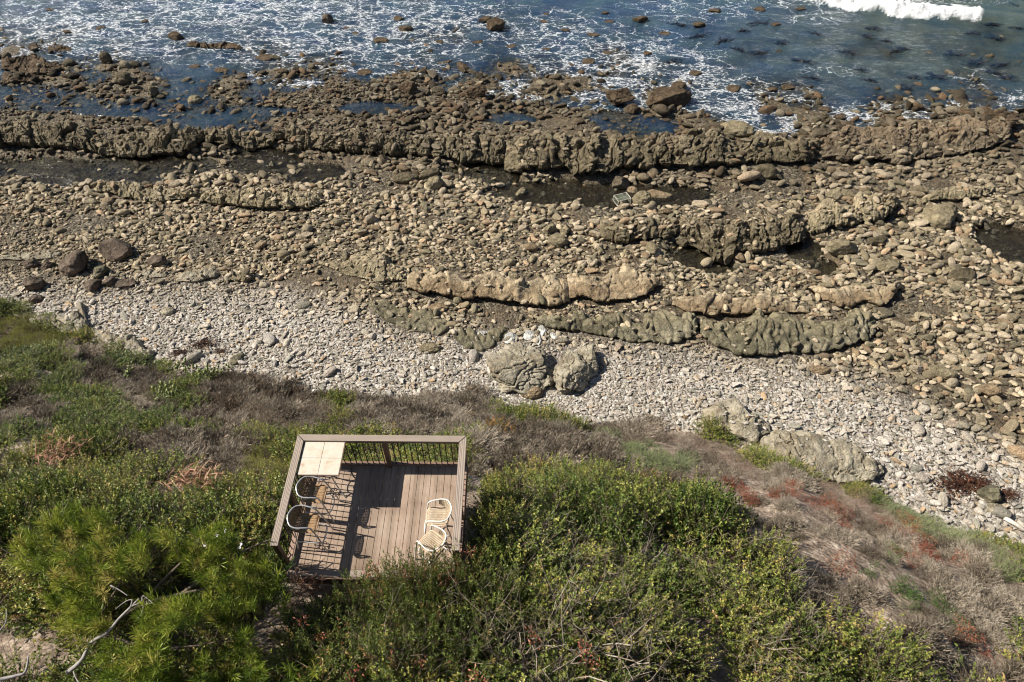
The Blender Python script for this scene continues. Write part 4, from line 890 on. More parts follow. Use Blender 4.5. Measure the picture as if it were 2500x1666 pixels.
def make_chair(tubem, rat, rim):
    c = {}
    # arm and back hoop running on into the front legs
    arm = [(.36, .235, .012), (.305, .22, .45), (.235, .20, .86), (.19, .20, .945), (.10, .215, .975), (-.05, .228, .99), (-.17, .175, 1.01), (-.235, .0, 1.03)]
    hoop = arm + [(p[0], -p[1], p[2]) for p in arm[-2::-1]]
    mb = MB(); mb.tube(spline(hoop, 6), .0145, 8); c['arm_hoop'] = mb.mesh('arm_hoop', tubem, True)
    mb = MB()
    for s_ in (-1, 1): mb.tube(spline([(-.215, s_ * .22, .012), (-.175, s_ * .20, .35), (-.13, s_ * .185, .73), (-.165, s_ * .18, .88), (-.19, s_ * .145, 1.0)], 5), .0125, 8)
    c['rear_legs'] = mb.mesh('rear_legs', tubem, True)
    mb = MB(); st_ = [(-.185, .195, .30), (.05, .195, .30), (.24, .19, .30), (.32, .14, .30), (.34, 0, .30)]; mb.tube(spline(st_ + [(p[0], -p[1], p[2]) for p in st_[-2::-1]], 5), .0115, 8)
    c['stretcher'] = mb.mesh('stretcher', tubem, True)
    # seat: rolled front edge
    nu, nv_ = 15, 17; V = []
    for j in range(nv_):
        v_ = j / (nv_ - 1); xx = -.15 + .41 * v_
        for i in range(nu):
            u_ = i / (nu - 1) * 2 - 1; hwid = .175 + .018 * math.sin(v_ * math.pi)
            rc = max(0, (v_ - .86) / .14); hwid *= 1 - .16 * rc ** 2; 
            z = .755 - .022 * (1 - u_ * u_) * math.sin(v_ * math.pi) - .045 * rc ** 2 - .02 * max(0, abs(u_) - .85) / .15
            V.append((xx, u_ * hwid, z))
    i = np.arange(nu * nv_).reshape(nv_, nu); q = np.stack([i[:-1, :-1], i[1:, :-1], i[1:, 1:], i[:-1, 1:]], -1).reshape(-1, 4)
    me = mk('seat', V, q, None, [rat], smooth=True); uvgrid(me, nu, nv_); c['seat'] = me
    V = np.array(V).reshape(nv_, nu, 3); bd = list(V[:, 0]) + list(V[-1, 1:]) + list(V[-2::-1, -1]) + list(V[0, -2:0:-1])
    mb = MB(); mb.tube([tuple(b_) for b_ in bd], .013, 6, True); c['seat_rim'] = mb.mesh('seat_rim', rim, True)
    # curved back panel under the hoop
    nu, nv_ = 25, 9; V = []
    for j in range(nv_):
        v_ = j / (nv_ - 1)
        for k in range(nu):
            an = math.radians(-98 + 196 * k / (nu - 1)); top = (-.0 - .232 * math.cos(an), .228 * math.sin(an), 1.03 - .045 * (abs(an) / 1.7) ** 2)
            bot = (.0 - .165 * max(0, math.cos(an)) ** .7 + .02, .18 * math.sin(an), .79 + .12 * (abs(an) / 1.7) ** 3)
            sag = 0.02 * math.sin(v_ * math.pi)
            V.append((top[0] * (1 - v_) + bot[0] * v_ + sag * -math.cos(an) * -1, top[1] * (1 - v_) + bot[1] * v_, top[2] * (1 - v_) + bot[2] * v_))
    i = np.arange(nu * nv_).reshape(nv_, nu); q = np.stack([i[:-1, :-1], i[1:, :-1], i[1:, 1:], i[:-1, 1:]], -1).reshape(-1, 4)
    me = mk('backrest', V, q, None, [rat], smooth=True); uvgrid(me, nu, nv_, 1.6, .7); c['backrest'] = me
    return c
CA = make_chair(ALU, RATN, RIMN); CB = make_chair(WENAM, RATP, RIMP)
for parts, x_, y_, a_, lb in ((CA, -1.27, .06, -3, 'tall silver bistro chair with brown rattan seat nearest the tile table on the left side'), (CA, -1.30, -.56, -2, 'tall silver bistro chair with brown rattan seat, second from the tile table, left side'),
                          (CB, 1.28, -.40, 181, 'white-framed bistro chair with pale woven seat against the right railing, the one facing left'), (CB, 1.21, -.96, 143, 'white-framed bistro chair turned towards the table, partly hidden by leaves at the right railing')):
    ch = tag(empty('bistro_chair', dloc(x_, y_), DR + math.radians(a_)), lb, 'chair', 'rattan bistro chairs on the deck')
    for k, me in parts.items(): add(k, me, ch)
LIT = plain('dry_leaf', (.30, .16, .07), .8)
rl_ = np.random.RandomState(9)
for k in range(46):
    lx, ly = (rl_.uniform(-1.5, 1.5), rl_.uniform(-1.25, 1.0)) if k % 3 else (rl_.uniform(-1.2, 1.5), rl_.uniform(-1.28, -.9))
    mb = MB(); a_ = rl_.uniform(.012, .026); mb.raw([(-a_, 0, 0), (0, a_ * .45, .004), (a_, 0, .001), (0, -a_ * .45, .006)], [(0, 3, 2, 1)])
    o = mb.build('fallen_leaf', LIT, None, False, dloc(lx, ly, .003)); o.rotation_euler = (0, 0, rl_.uniform(0, 6)); tag(o, 'dry fallen leaf lying on the deck boards', 'leaf', 'fallen leaves on the deck')
# ------------------------------------------------------------------ vegetation building blocks
def leaves(C, D, Nn, Ln, W):
    """rhombic leaves: base C, direction D, facing Nn"""
    D = D / np.linalg.norm(D, axis=1, keepdims=True); Sd = np.cross(D, Nn); Sd /= np.linalg.norm(Sd, axis=1, keepdims=True) + 1e-9
    Up = np.cross(Sd, D); Ln = Ln[:, None]; W = W[:, None]
    V = np.stack([C, C + D * Ln * .5 + Sd * W * .5 + Up * Ln * .06, C + D * Ln - Up * Ln * .05, C + D * Ln * .5 - Sd * W * .5 + Up * Ln * .06], 1)
    n = len(C); i = np.arange(n)[:, None] * 4
    return V.reshape(-1, 3), i + np.array([[0, 1, 2, 3]])
def twigs(A, B, ra, rb):
    D = B - A; D /= np.linalg.norm(D, axis=1, keepdims=True) + 1e-9
    U = np.where(np.abs(D[:, 2:3]) < .9, np.array([[0, 0, 1.]]), np.array([[1., 0, 0]])); X_ = np.cross(D, U); X_ /= np.linalg.norm(X_, axis=1, keepdims=True); Y_ = np.cross(D, X_)
    vs = []
    for P_, r_ in ((A, ra), (B, rb)):
        for k in range(3):
            an = 2 * math.pi * k / 3; vs.append(P_ + (X_ * math.cos(an) + Y_ * math.sin(an)) * np.reshape(r_, (-1, 1)))
    V = np.stack(vs, 1); n = len(A); i = np.arange(n)[:, None, None] * 6
    Q = i + np.array([[[0, 1, 4, 3], [1, 2, 5, 4], [2, 0, 3, 5]]])
    return V.reshape(-1, 3), Q.reshape(-1, 4)
def unit(v): return v / (np.linalg.norm(v, axis=-1, keepdims=True) + 1e-9)
def shrub(seed, leafm, stemm, shoots=240, lps=18, ll=.052, lw=.026, hgt=.85, shoot=.34, inner=.55, droop=0., dead=.12, lcm=.42, lcv=.2, tw=.0045, up=.7, lump=.35):
    """returns (foliage mesh, stems mesh) of a shrub of radius 1 standing on z = 0"""
    r = np.random.RandomState(seed)
    d = unit(r.normal(size=(shoots, 3))); d[:, 2] = np.abs(d[:, 2]) * 1.1 + .02; d = unit(d)
    lum = 1 + lump * fbm(d * 2.2 + seed, 3, seed)
    base = d * (np.maximum(r.rand(shoots) ** .45, .25) * .82 * lum)[:, None] * np.array([1, 1, hgt])
    sd_ = unit(d + np.array([0, 0, up]) + r.normal(0, .35, (shoots, 3))); sl = shoot * r.uniform(.6, 1.35, shoots)
    # leaves
    t_ = np.tile((np.arange(lps) + .5) / lps, shoots) + r.uniform(-.03, .03, shoots * lps); si = np.repeat(np.arange(shoots), lps)
    C = base[si] + sd_[si] * (sl[si] * t_)[:, None]; C[:, 2] -= droop * t_ ** 2 * sl[si]
    rad = unit(r.normal(size=C.shape)); D = unit(sd_[si] * .55 + rad * .9 + np.array([0, 0, .15])); Nn = unit(np.array([0, 0, 1.]) + .75 * r.normal(size=C.shape))
    V, Q = leaves(C, D, Nn, ll * r.uniform(.65, 1.3, len(C)), lw * r.uniform(.7, 1.25, len(C)))
    shc = lcm + lcv * (r.normal(size=shoots)); lc = np.repeat(np.clip(shc[si] + .10 * t_ + .12 * r.normal(size=len(C)), 0, 1), 4)
    fol = mk('foliage', V, Q, None, [leafm], attrs={'lc': lc})
    # stems: from the root to the shoots, then the shoots themselves, and bare dead twigs
    root = r.normal(0, .1, (shoots, 3)) * np.array([1, 1, 0]); mid = base * .55 + root * .45 + r.normal(0, .06, base.shape)
    A = [root, mid, base]; B = [mid, base, base + sd_ * sl[:, None] * .95]; ra = [np.full(shoots, tw * 2.6), np.full(shoots, tw * 1.8), np.full(shoots, tw)]; rb = [np.full(shoots, tw * 1.8), np.full(shoots, tw), np.full(shoots, tw * .4)]
    nd = int(shoots * dead * 4)
    if nd:
        dd_ = unit(r.normal(size=(nd, 3))); dd_[:, 2] = np.abs(dd_[:, 2]) + .15; dd_ = unit(dd_); a_ = dd_ * r.uniform(.5, .95, (nd, 1)) * np.array([1, 1, hgt]); b_ = a_ + unit(dd_ + .8 * r.normal(size=(nd, 3)) + [0, 0, .5]) * r.uniform(.15, .5, (nd, 1))
        A.append(a_); B.append(b_); ra.append(np.full(nd, tw)); rb.append(np.full(nd, tw * .5))
        c2 = a_ + (b_ - a_) * .6; e2 = c2 + unit(b_ - a_ + .8 * r.normal(size=(nd, 3)) * .3) * .14; A.append(c2); B.append(e2); ra.append(np.full(nd, tw * .7)); rb.append(np.full(nd, tw * .4))
    A = np.concatenate(A); B = np.concatenate(B); V, Q = twigs(A, B, np.concatenate(ra), np.concatenate(rb))
    lc = np.repeat(np.clip(r.normal(.5, .22, len(A)), 0, 1), 6)
    return fol, mk('stems', V, Q, None, [stemm], attrs={'lc': lc})
def dry_bush(seed, matl, n=1500, hgt=.6, tw=.0105, ln=.24, fuzz=.6):
    r = np.random.RandomState(seed); d = unit(r.normal(size=(n, 3))); d[:, 2] = np.abs(d[:, 2]); d = unit(d + [0, 0, .1])
    lum = 1 + .5 * fbm(d * 2.3 + seed, 3, seed); a_ = d * (r.uniform(.3, 1, n) ** .5 * .85 * lum)[:, None] * np.array([1, 1, hgt])
    b_ = a_ + unit(d * 1.0 + r.normal(0, fuzz, (n, 3)) + [0, 0, .35]) * (ln * r.uniform(.5, 1.5, n))[:, None]
    c2 = a_ + (b_ - a_) * .55; e2 = c2 + unit((b_ - a_) / ln + r.normal(0, .6, (n, 3))) * (ln * .5 * r.uniform(.5, 1.3, n))[:, None]
    k = n // 10; root = r.normal(0, .12, (k, 3)) * [1, 1, 0]
    A = np.concatenate([a_, c2, root]); B = np.concatenate([b_, e2, a_[:k]]); ra = np.concatenate([np.full(n, tw), np.full(n, tw * .7), np.full(k, tw * 2)]); rb = np.concatenate([np.full(n, tw * .5), np.full(n, tw * .4), np.full(k, tw)])
    V, Q = twigs(A, B, ra, rb); sh_ = np.concatenate([r.normal(.5, .2, n)] * 2 + [np.full(k, .3)])
    return mk('dry_bush', V, Q, None, [matl], attrs={'lc': np.repeat(np.clip(sh_, 0, 1), 6)})
GR = [shrub(11 + k, (LEAF, LEAF, LEAFD, LEAF)[k % 4], STEM, 300, 18, .058, .033, .85, .3, dead=(.05, .14, .04, .22)[k % 4], lcm=(.46, .52, .45, .50)[k % 4], up=.9) for k in range(6)]
LU = [shrub(31 + k, LEAFD, STEM, 330, 18, .05, .032, .7, .22, dead=.03, lcm=.5, up=.6, lump=.25) for k in range(3)]
PP = [shrub(41 + k, LEAFP, STEM, 260, 26, .062, .017, .95, .42, dead=.12, lcm=.45, up=.8, droop=.1) for k in range(3)]
SG = [shrub(51 + k, SAGE, TWIG, 360, 22, .045, .016, .65, .22, dead=.05, lcm=.5, up=1.2, tw=.003) for k in range(3)]
YG = [shrub(61 + k, YELG, STEM, 380, 24, .030, .013, .7, .24, dead=.04, lcm=.5, up=1.4, tw=.003) for k in range(2)]
OR = [shrub(71 + k, ORNG, STEM, 300, 18, .055, .035, .8, .22, dead=.08, lcm=.5, lcv=.22, up=.6) for k in range(3)]
DB = [dry_bush(81 + k, TWIG, 1700, (.55, .7, .45, .6)[k], ln=.2) for k in range(4)]
DK = [dry_bush(91 + k, STEM, 1900, .5, ln=.18, fuzz=.7) for k in range(2)]
def creeper(seed, leafm, n=900, ll=.05, lw=.014, hgt=.12):
    r = np.random.RandomState(seed); a = r.uniform(0, 6.283, n); q_ = np.sqrt(r.rand(n)) * (1 + .3 * np.sin(a * 3 + seed)); C = np.stack([np.cos(a) * q_, np.sin(a) * q_, np.abs(r.normal(0, 1, n)) * hgt * (1.2 - q_.clip(0, 1.1)) * .8], 1)
    D = unit(r.normal(size=C.shape) + [0, 0, .9]); V, Q = leaves(C, D, unit(r.normal(size=C.shape)), ll * r.uniform(.6, 1.4, n), lw * r.uniform(.7, 1.3, n))
    return mk('creeper', V, Q, None, [leafm], attrs={'lc': np.repeat(np.clip(r.normal(.5, .25, n), 0, 1), 4)})
CRR = [creeper(k, REDL, 650, .065, .045) for k in range(3)]; CRD = [creeper(k + 5, DULL, 620, .07, .032, .1) for k in range(3)]; CRG = [creeper(k + 9, GRND, 620, .08, .045, .16) for k in range(3)]

# zones of the slope, given by the photograph's outlines of each patch (first hit wins)
ZONES = [
 ('bare', [(0, 1430), (60, 1440), (110, 1500), (100, 1580), (180, 1600), (180, 1680), (-200, 1700), (-200, 1430)]),
 ('red', [(1760, 1195), (1800, 1178), (1860, 1200), (1900, 1180), (1935, 1185), (1930, 1235), (1895, 1248), (1850, 1225), (1790, 1215)]),
 ('red', [(1990, 1212), (2020, 1208), (2060, 1235), (2050, 1255), (2010, 1245)]),
 ('red', [(2130, 1262), (2180, 1275), (2240, 1305), (2300, 1350), (2360, 1350), (2350, 1390), (2290, 1385), (2325, 1420), (2280, 1410), (2240, 1370), (2220, 1320), (2150, 1290)]),
 ('red', [(1980, 1312), (2020, 1318), (2060, 1345), (2110, 1360), (2110, 1375), (2080, 1375), (2110, 1400), (2050, 1385), (2010, 1350)]),
 ('red', [(2120, 1402), (2190, 1415), (2225, 1455), (2240, 1475), (2180, 1450), (2140, 1430)]),
 ('red', [(2330, 1535), (2380, 1540), (2430, 1590), (2430, 1610), (2370, 1580)]),
 ('ground', [(2020, 1308), (2100, 1330), (2150, 1350), (2240, 1380), (2240, 1410), (2280, 1450), (2330, 1470), (2360, 1500), (2290, 1500), (2240, 1470), (2200, 1430), (2110, 1380), (2060, 1345)]),
 ('soil', [(1745, 1195), (1850, 1165), (1990, 1210), (2080, 1255), (2130, 1290), (2230, 1350), (2210, 1370), (2100, 1320), (2040, 1280), (1960, 1235), (1860, 1225)]),
 ('soil', [(1950, 1285), (2000, 1320), (2110, 1400), (2200, 1430), (2140, 1440), (2010, 1350), (1940, 1300)]),
 ('sage', [(1340, 1000), (1400, 990), (1480, 1020), (1470, 1045), (1370, 1030)]),
 ('sage', [(1520, 1090), (1600, 1075), (1690, 1100), (1680, 1145), (1560, 1145), (1525, 1120)]),
 ('sage', [(1450, 1060), (1510, 1050), (1530, 1080), (1460, 1090)]),
 ('sage', [(2100, 1172), (2150, 1185), (2180, 1225), (2250, 1240), (2330, 1250), (2430, 1290), (2420, 1330), (2330, 1330), (2240, 1290), (2150, 1230)]),
 ('sage', [(2380, 1340), (2460, 1350), (2510, 1400), (2510, 1440), (2440, 1410)]),
 ('yg', [(560, 1160), (600, 1110), (650, 1095), (700, 1050), (850, 1035), (850, 1070), (730, 1075), (700, 1180), (600, 1200)]),
 ('yg', [(-80, 770), (60, 765), (150, 820), (120, 850), (-80, 860)]),
 ('drydark', [(480, 940), (560, 925), (680, 950), (780, 990), (800, 1040), (720, 1055), (620, 1060), (470, 1050)]),
 ('dull', [(690, 930), (830, 935), (860, 965), (780, 990), (700, 960)]),
 ('drydark', [(600, 900), (800, 930), (850, 985), (740, 1000), (620, 950)]),
 ('dry', [(0, 960), (90, 970), (130, 1030), (60, 1050), (-60, 1050)]),
 ('dry', [(120, 820), (230, 830), (250, 870), (140, 870)]),
 ('dry', [(170, 900), (360, 900), (380, 960), (300, 975), (180, 950)]),
 ('dry', [(270, 970), (400, 965), (410, 1010), (300, 1015)]),
 ('dry', [(240, 1070), (400, 1060), (600, 1070), (560, 1140), (460, 1160), (350, 1110), (250, 1120)]),
 ('dull', [(1560, 1040), (1720, 1050), (1840, 1110), (1900, 1160), (1830, 1170), (1740, 1110), (1600, 1080)]),
 ('dull', [(1960, 1180), (2060, 1190), (2200, 1260), (2260, 1330), (2150, 1290), (2000, 1220)]),
 ('dull', [(2420, 1330), (2520, 1360), (2520, 1420), (2440, 1370)]),
 ('dry', [(850, 960), (1300, 960), (1480, 1060), (1600, 1120), (1700, 1200), (1820, 1310), (2000, 1470), (2180, 1600), (2290, 1680), (2540, 1680), (2540, 1380), (2200, 1260), (1900, 1150), (1700, 1040), (1250, 930), (850, 940)]),
 ('dry', [(840, 960), (1150, 960), (1250, 1050), (1480, 1060), (1780, 1180), (1740, 1200), (1500, 1140), (1400, 1130), (1140, 1130), (1140, 1060), (840, 1060)]),
 ('mix', [(1480, 1060), (1600, 1120), (1820, 1310), (2000, 1470), (2180, 1600), (2290, 1680), (2080, 1680), (1860, 1480), (1700, 1340), (1560, 1220)]),
 ('lush', [(-100, 830), (480, 880), (500, 1010), (420, 1060), (-100, 1100)]),
]
def zone(px, py):
    z = np.full(px.shape, 'green', dtype='U8'); done = np.zeros(px.shape, bool)
    for nm_, P in ZONES:
        m_ = poly_in(px, py, P) & ~done; z[m_] = nm_; done |= m_
    return z
r5 = np.random.RandomState(5)
PINE_AREA = [(60, 1290), (150, 1225), (600, 1300), (700, 1390), (740, 1530), (790, 1760), (170, 1760), (190, 1580), (20, 1400)]
step = .62; gx2, gy2 = np.meshgrid(np.arange(-36, 34, step), np.arange(-1.0, 34, step)); gx2 = gx2.ravel() + r5.uniform(-.28, .28, gx2.size); gy2 = gy2.ravel() + r5.uniform(-.28, .28, gy2.size)
vh, vd, vt = height(gx2, gy2); vpx, vpy = pix(gx2, gy2, vh + .35); vqx, vqy = pix(gx2, gy2, vh + .8)
okv = (vt > .012) & (vpx > -330) & (vpx < 2830) & (vpy < 2300) & (vpy > 600)
ondeck = (np.abs(gx2 + 2.645) < 2.25) & (gy2 > 4.3) & (gy2 < 8.1)
okv &= ~ondeck
gx2, gy2, vh, vpx, vpy, vt, vqx, vqy = [a[okv] for a in (gx2, gy2, vh, vpx, vpy, vt, vqx, vqy)]
zn = zone(vpx, vpy); zq = zone(vqx, vqy); zn = np.where((zn == 'green') & (zq == 'dry'), 'dry', zn)
SPEC = {  # zone: (protos, keep probability, radius range, z scale, label, category, name, group)
 'green': (GR, .60, (.8, 1.2), (.75, 1.2), 'glossy green shrub in the dense scrub covering the near slope', 'green shrubs of the near slope'),
 'lush': (LU, .50, (.75, 1.1), (.6, .9), 'dark lush green shrub on the hillside left of the deck', 'dark green shrubs on the left hillside'),
 'dry': (DB, .62, (.5, 1.0), (.6, 1.1), 'leafless grey twiggy bush on the bluff', 'dry grey bushes on the bluff'),
 'drydark': (DK + DB[:1], .7, (.6, 1.05), (.7, 1.1), 'dark grey-brown leafless bush on the rounded knoll left of the deck', 'dark dry bushes on the knoll'),
 'sage': (SG, .75, (.45, .75), (.7, 1.0), 'pale green feathery bush at the edge of the scrub', 'pale feathery bushes'),
 'yg': (YG, .9, (.5, .75), (.8, 1.2), 'yellow-green fine-leaved bush beside the deck or at the left bluff edge', 'yellow-green bushes'),
}
stuffP = {k: [] for k in ('dry', 'red', 'dull', 'ground', 'green')}
cnt = {k: 0 for k in SPEC}; CAP = {'green': 185, 'lush': 95, 'dry': 200, 'drydark': 90}
o_ = np.argsort(vpy - 4000. * ((vpx < -60) | (vpx > 2560) | (vpy > 1800)))[::-1]
for i in o_:
    z = zn[i]; 
    if z == 'bare': continue
    if z in ('green', 'lush') and r5.rand() < .3 and poly_in(np.array([vpx[i]]), np.array([vpy[i]]), PINE_AREA)[0]: continue
    zz2 = z
    if z == 'mix': zz2 = 'green' if r5.rand() < .4 else 'dry'
    if z == 'soil':
        if r5.rand() < .4: stuffP['dry'].append((gx2[i], gy2[i], vh[i] - .1, r5.uniform(.25, .45), .8))
        elif r5.rand() < .3: stuffP['dull'].append((gx2[i], gy2[i], vh[i], r5.uniform(.3, .5), 1))
        continue
    if zz2 in ('red', 'dull', 'ground'):
        for _ in range(r5.randint(1, 4) if zz2 != 'dull' else 2): stuffP[zz2].append((gx2[i] + r5.uniform(-.45, .45), gy2[i] + r5.uniform(-.45, .45), vh[i] + (.04 if zz2 != 'dull' else 0), r5.uniform(.18, .40), 2.2 if zz2 != 'dull' else 1.2))
        if r5.rand() < (.5 if zz2 == 'dull' else .3): stuffP['dry'].append((gx2[i], gy2[i], vh[i] - .1, r5.uniform(.3, .5), .7))
        continue
    sp = SPEC[zz2]
    if r5.rand() > sp[1]: continue
    rad = r5.uniform(*sp[2]); hs = rad * r5.uniform(*sp[3])
    lmp = vn(np.array([[gx2[i] * .55, gy2[i] * .55]]), 66)[0] * .6 + vn(np.array([[gx2[i] * 1.1, gy2[i] * 1.1]]), 67)[0] * .35
    if zz2 in ('green', 'lush', 'dry', 'drydark'): rad *= 1 + .2 * lmp; hs *= 1 + .75 * lmp
    dk = math.hypot((gx2[i] + 2.645) / 1.0, (gy2[i] - 6.35) / 1.0)
    if abs(gx2[i] + 2.645) < 2.6 and 3.9 < gy2[i] < 8.7: rad *= .72; hs *= .8
    if zz2 == 'green' and gy2[i] > 7.6: rad *= .85; hs *= .8
    if zz2 == 'dry' and vpx[i] > 1680: rad *= .7; hs *= .6
    if cnt[zz2] >= CAP.get(zz2, 295):
        stuffP['dry' if zz2.startswith('dry') else 'green'].append((gx2[i], gy2[i], vh[i] - .08, rad, hs / rad)); continue
    cnt[zz2] += 1
    loc = (gx2[i], gy2[i], vh[i] - .08); rz_ = r5.uniform(0, 6.28); sc_ = (rad, rad * r5.uniform(.85, 1.1), hs)
    pr = sp[0][r5.randint(len(sp[0]))]
    if isinstance(pr, tuple):
        ro_ = tag(empty({'sage': 'feathery_bush', 'yg': 'yellow_green_bush'}.get(zz2, 'shrub'), loc, rz_), sp[4], {'sage': 'feathery bush', 'yg': 'yellow-green bush'}.get(zz2, 'shrub'), sp[5]); ro_.scale = sc_
        add('foliage', pr[0], ro_); add('stems', pr[1], ro_)
    else:
        tag(add('dry_bush', pr, None, loc, (0, 0, rz_), sc_), sp[4], 'dry bush', sp[5])
print('shrubs', cnt, {k: len(v) for k, v in stuffP.items()})
def stuff(name, protos, lst, label, cat):
    if not lst: return
    a = np.array(lst); n = len(a)
    scatter(name, protos, a[:, :3], np.stack([r5.normal(0, .1, n), r5.normal(0, .1, n), r5.uniform(0, 6.28, n)], 1), np.stack([a[:, 3], a[:, 3], a[:, 3] * a[:, 4]], 1), r5.randint(0, len(protos), n), None, label, cat)
stuff('dry_scrub', DB, stuffP['dry'], 'unbroken mass of dry grey twigs lower down the bluff', 'dry scrub')
stuff('red_succulent_mat', CRR, stuffP['red'], 'rust-red succulent mats trailing down the dirt on the right slope', 'red succulent mat')
stuff('dusty_succulent_mat', CRD, stuffP['dull'], 'dusty pinkish-brown low growth at the toe of the bluff', 'low succulent growth')
stuff('green_succulent_mat', CRG, stuffP['ground'], 'bright green mats between the red streaks on the right slope', 'green succulent mat')
def joined(pr, nm_):
    a, b_ = pr; bm = bmesh.new(); bm.from_mesh(a); n0 = len(bm.faces); bm.from_mesh(b_); bm.faces.ensure_lookup_table()
    for f in bm.faces[n0:]: f.material_index = 1
    me = bpy.data.meshes.new(nm_); bm.to_mesh(me); bm.free(); me.materials.append(a.materials[0]); me.materials.append(b_.materials[0]); return me
if stuffP['green']: stuff('green_scrub', [joined(p_, 'green_scrub') for p_ in LU[:2] + GR[:2]], stuffP['green'], 'farther part of the green scrub that reads as one mass', 'green scrub')

def one(proto, px, py, z_, rad, hs, label, cat='shrub', group=None, lift=0, name='shrub'):
    """one marked plant whose middle shows at px, py; its foot is on the slope"""
    p = at(px, py, 14)
    for _ in range(12):
        hh_ = float(height(p.x, p.y)[0][0]); p = at(px, py, hh_ + z_)
    p.z = float(height(p.x, p.y)[0][0]) - .08 + lift
    ro_ = tag(empty(name, p, random.uniform(0, 6)), label, cat, group); ro_.scale = (rad, rad, hs)
    add('foliage', proto[0], ro_); add('stems', proto[1], ro_); return ro_
one(OR[0], 1215, 1062, .6, 1.05, .95, 'large rounded shrub with orange and green leaves just right of the deck')
one(OR[1], 1150, 1020, .3, .5, .6, 'small ball-shaped orange-brown shrub above the deck corner')
one(OR[2], 1375, 1090, .3, .6, .6, 'small orange and dark green shrub right of the large orange one')
one(OR[0], 1480, 1125, .3, .7, .5, 'rusty-leaved shrub at the edge of the green scrub')
one(OR[1], 1585, 1165, .3, .55, .45, 'low rusty shrub beside the pale feathery bush')
one(OR[2], 875, 1110, .3, .6, .6, 'orange-leaved shrub seen through the back balusters')
one(OR[0], 960, 1118, .2, .5, .45, 'reddish shrub behind the middle post of the back railing')
one(OR[1], 870, 1030, .3, .5, .5, 'rusty bush beyond the back rail')

# ------------------------------------------------------------------ planting round the deck
def by_deck(proto, lx, ly, z, rad, hs, label, group):
    p = Vector(dloc(lx, ly)); g = float(height(p.x, p.y)[0][0]); p.z = (g - .08) if z is None else z
    ro_ = tag(empty('shrub', p, random.uniform(0, 6)), label, 'shrub', group); ro_.scale = (rad, rad, hs); add('foliage', proto[0], ro_); add('stems', proto[1], ro_)
G1_ = 'narrow-leaved shrubs growing over the front of the deck'
for k, (lx, ly, rad, hs) in enumerate([(1.75, -1.8, .85, 1.75), (1.1, -1.8, .75, 1.8), (.55, -1.85, .7, 1.5), (-.15, -1.95, .7, 1.15), (1.4, -2.6, .9, 1.7), (.5, -2.75, .9, 1.5), (-.4, -2.8, .9, 1.2), (2.5, -2.3, .9, 1.4), (2.0, -3.2, 1., 1.6), (.9, -3.5, 1., 1.7), (-.2, -3.6, 1., 1.5)]):
    by_deck(PP[k % 3], lx, ly, None, rad, hs, 'narrow-leaved green shrub reaching over the front edge of the deck', G1_)
for k, (lx, ly, rad, hs) in enumerate([(2.35, -.2, .7, 1.25), (2.4, .7, .75, 1.2), (2.35, -1.1, .7, 1.35), (2.5, 1.5, .7, 1.0)]):
    by_deck(GR[k % 6], lx, ly, None, rad, hs, 'green shrub crowding the outside of the right deck railing', 'shrubs against the right railing')
for k, (lx, ly, rad, hs) in enumerate([(-2.35, -.9, .65, .9), (-2.4, .0, .65, .95), (-2.5, -1.7, .7, .9)]):
    by_deck(LU[k % 3], lx, ly, None, rad, hs, 'dark green shrub crowding the outside of the left deck railing', 'shrubs against the left railing')
for k, (lx, ly, rad, hs) in enumerate([(-2.4, .9, .65, 1.3), (-2.3, 1.7, .7, 1.5), (-1.5, 2.0, .6, 1.6), (-.6, 1.9, .5, .9), (-2.9, 1.2, .7, 1.0)]):
    by_deck((YG + SG)[(k * 2) % 5], lx, ly, None, rad, hs, 'tall yellow-green bush behind the back left corner of the deck', 'yellow-green bushes at the deck corner')

# ------------------------------------------------------------------ the pine at lower left
pine = None
PB = at(250, 1700, 14.5); PB.z = float(height(PB.x, PB.y)[0][0]) - .1
pine = tag(empty('pine_tree', PB), 'long-needled pine with yellow-green tufts and pale crooked limbs filling the lower left corner', 'tree')
PR = np.random.RandomState(77)
CRP = [(60, 1290), (150, 1225), (240, 1250), (300, 1310), (400, 1290), (500, 1300), (560, 1270), (620, 1330), (690, 1390), (700, 1450), (730, 1530), (790, 1580), (760, 1700), (640, 1760), (300, 1760), (170, 1700), (190, 1580), (120, 1500), (70, 1440), (20, 1400)]
tp_ = []
while len(tp_) < 640:
    a, b_ = PR.uniform(0, 800), PR.uniform(1210, 1770)
    if not poly_in(np.array([a]), np.array([b_]), CRP)[0]: continue
    if vn(np.array([[a / 75., b_ / 75.]]), 8)[0] < -.27: continue
    if abs(a - (165 + (1642 - b_) * 1.0)) < 26 and 1470 < b_ < 1650: continue
    zc = 16.6 + 1.1 * (1 - abs(a - 420) / 420) + .5 * vn(np.array([[a / 90., b_ / 90.]]), 9)[0] + PR.uniform(-.9, .35) + (b_ - 1450) * .0012
    p = at(a, b_, zc); tp_.append((p.x, p.y, p.z))
tp_ = np.array(tp_) - np.array(PB); 
nodes = [Vector((0, 0, 0))]
LS = Vector((1, 1, .3))
limbs = [[(0, 0, 0), (.2, .2, .8), (.5, .6, 1.5), (1.0, 1.0, 1.9), (1.7, 1.2, 2.1), (2.6, 1.4, 2.0)], [(.2, .2, .8), (.3, .9, 1.3), (.5, 1.7, 1.5), (.4, 2.6, 1.3)], [(.5, .6, 1.5), (1.1, .4, 1.8), (1.9, .3, 2.2), (3.1, .5, 2.1)], [(1.0, 1.0, 1.9), (1.5, 1.8, 1.9), (2.0, 2.4, 1.7)], [(.2, .2, .8), (-.2, .9, 1.2), (-.4, 1.6, 1.2)], [(1.7, 1.2, 2.1), (2.4, 1.9, 1.9), (3.0, 2.3, 1.5)]]
ln_ = []
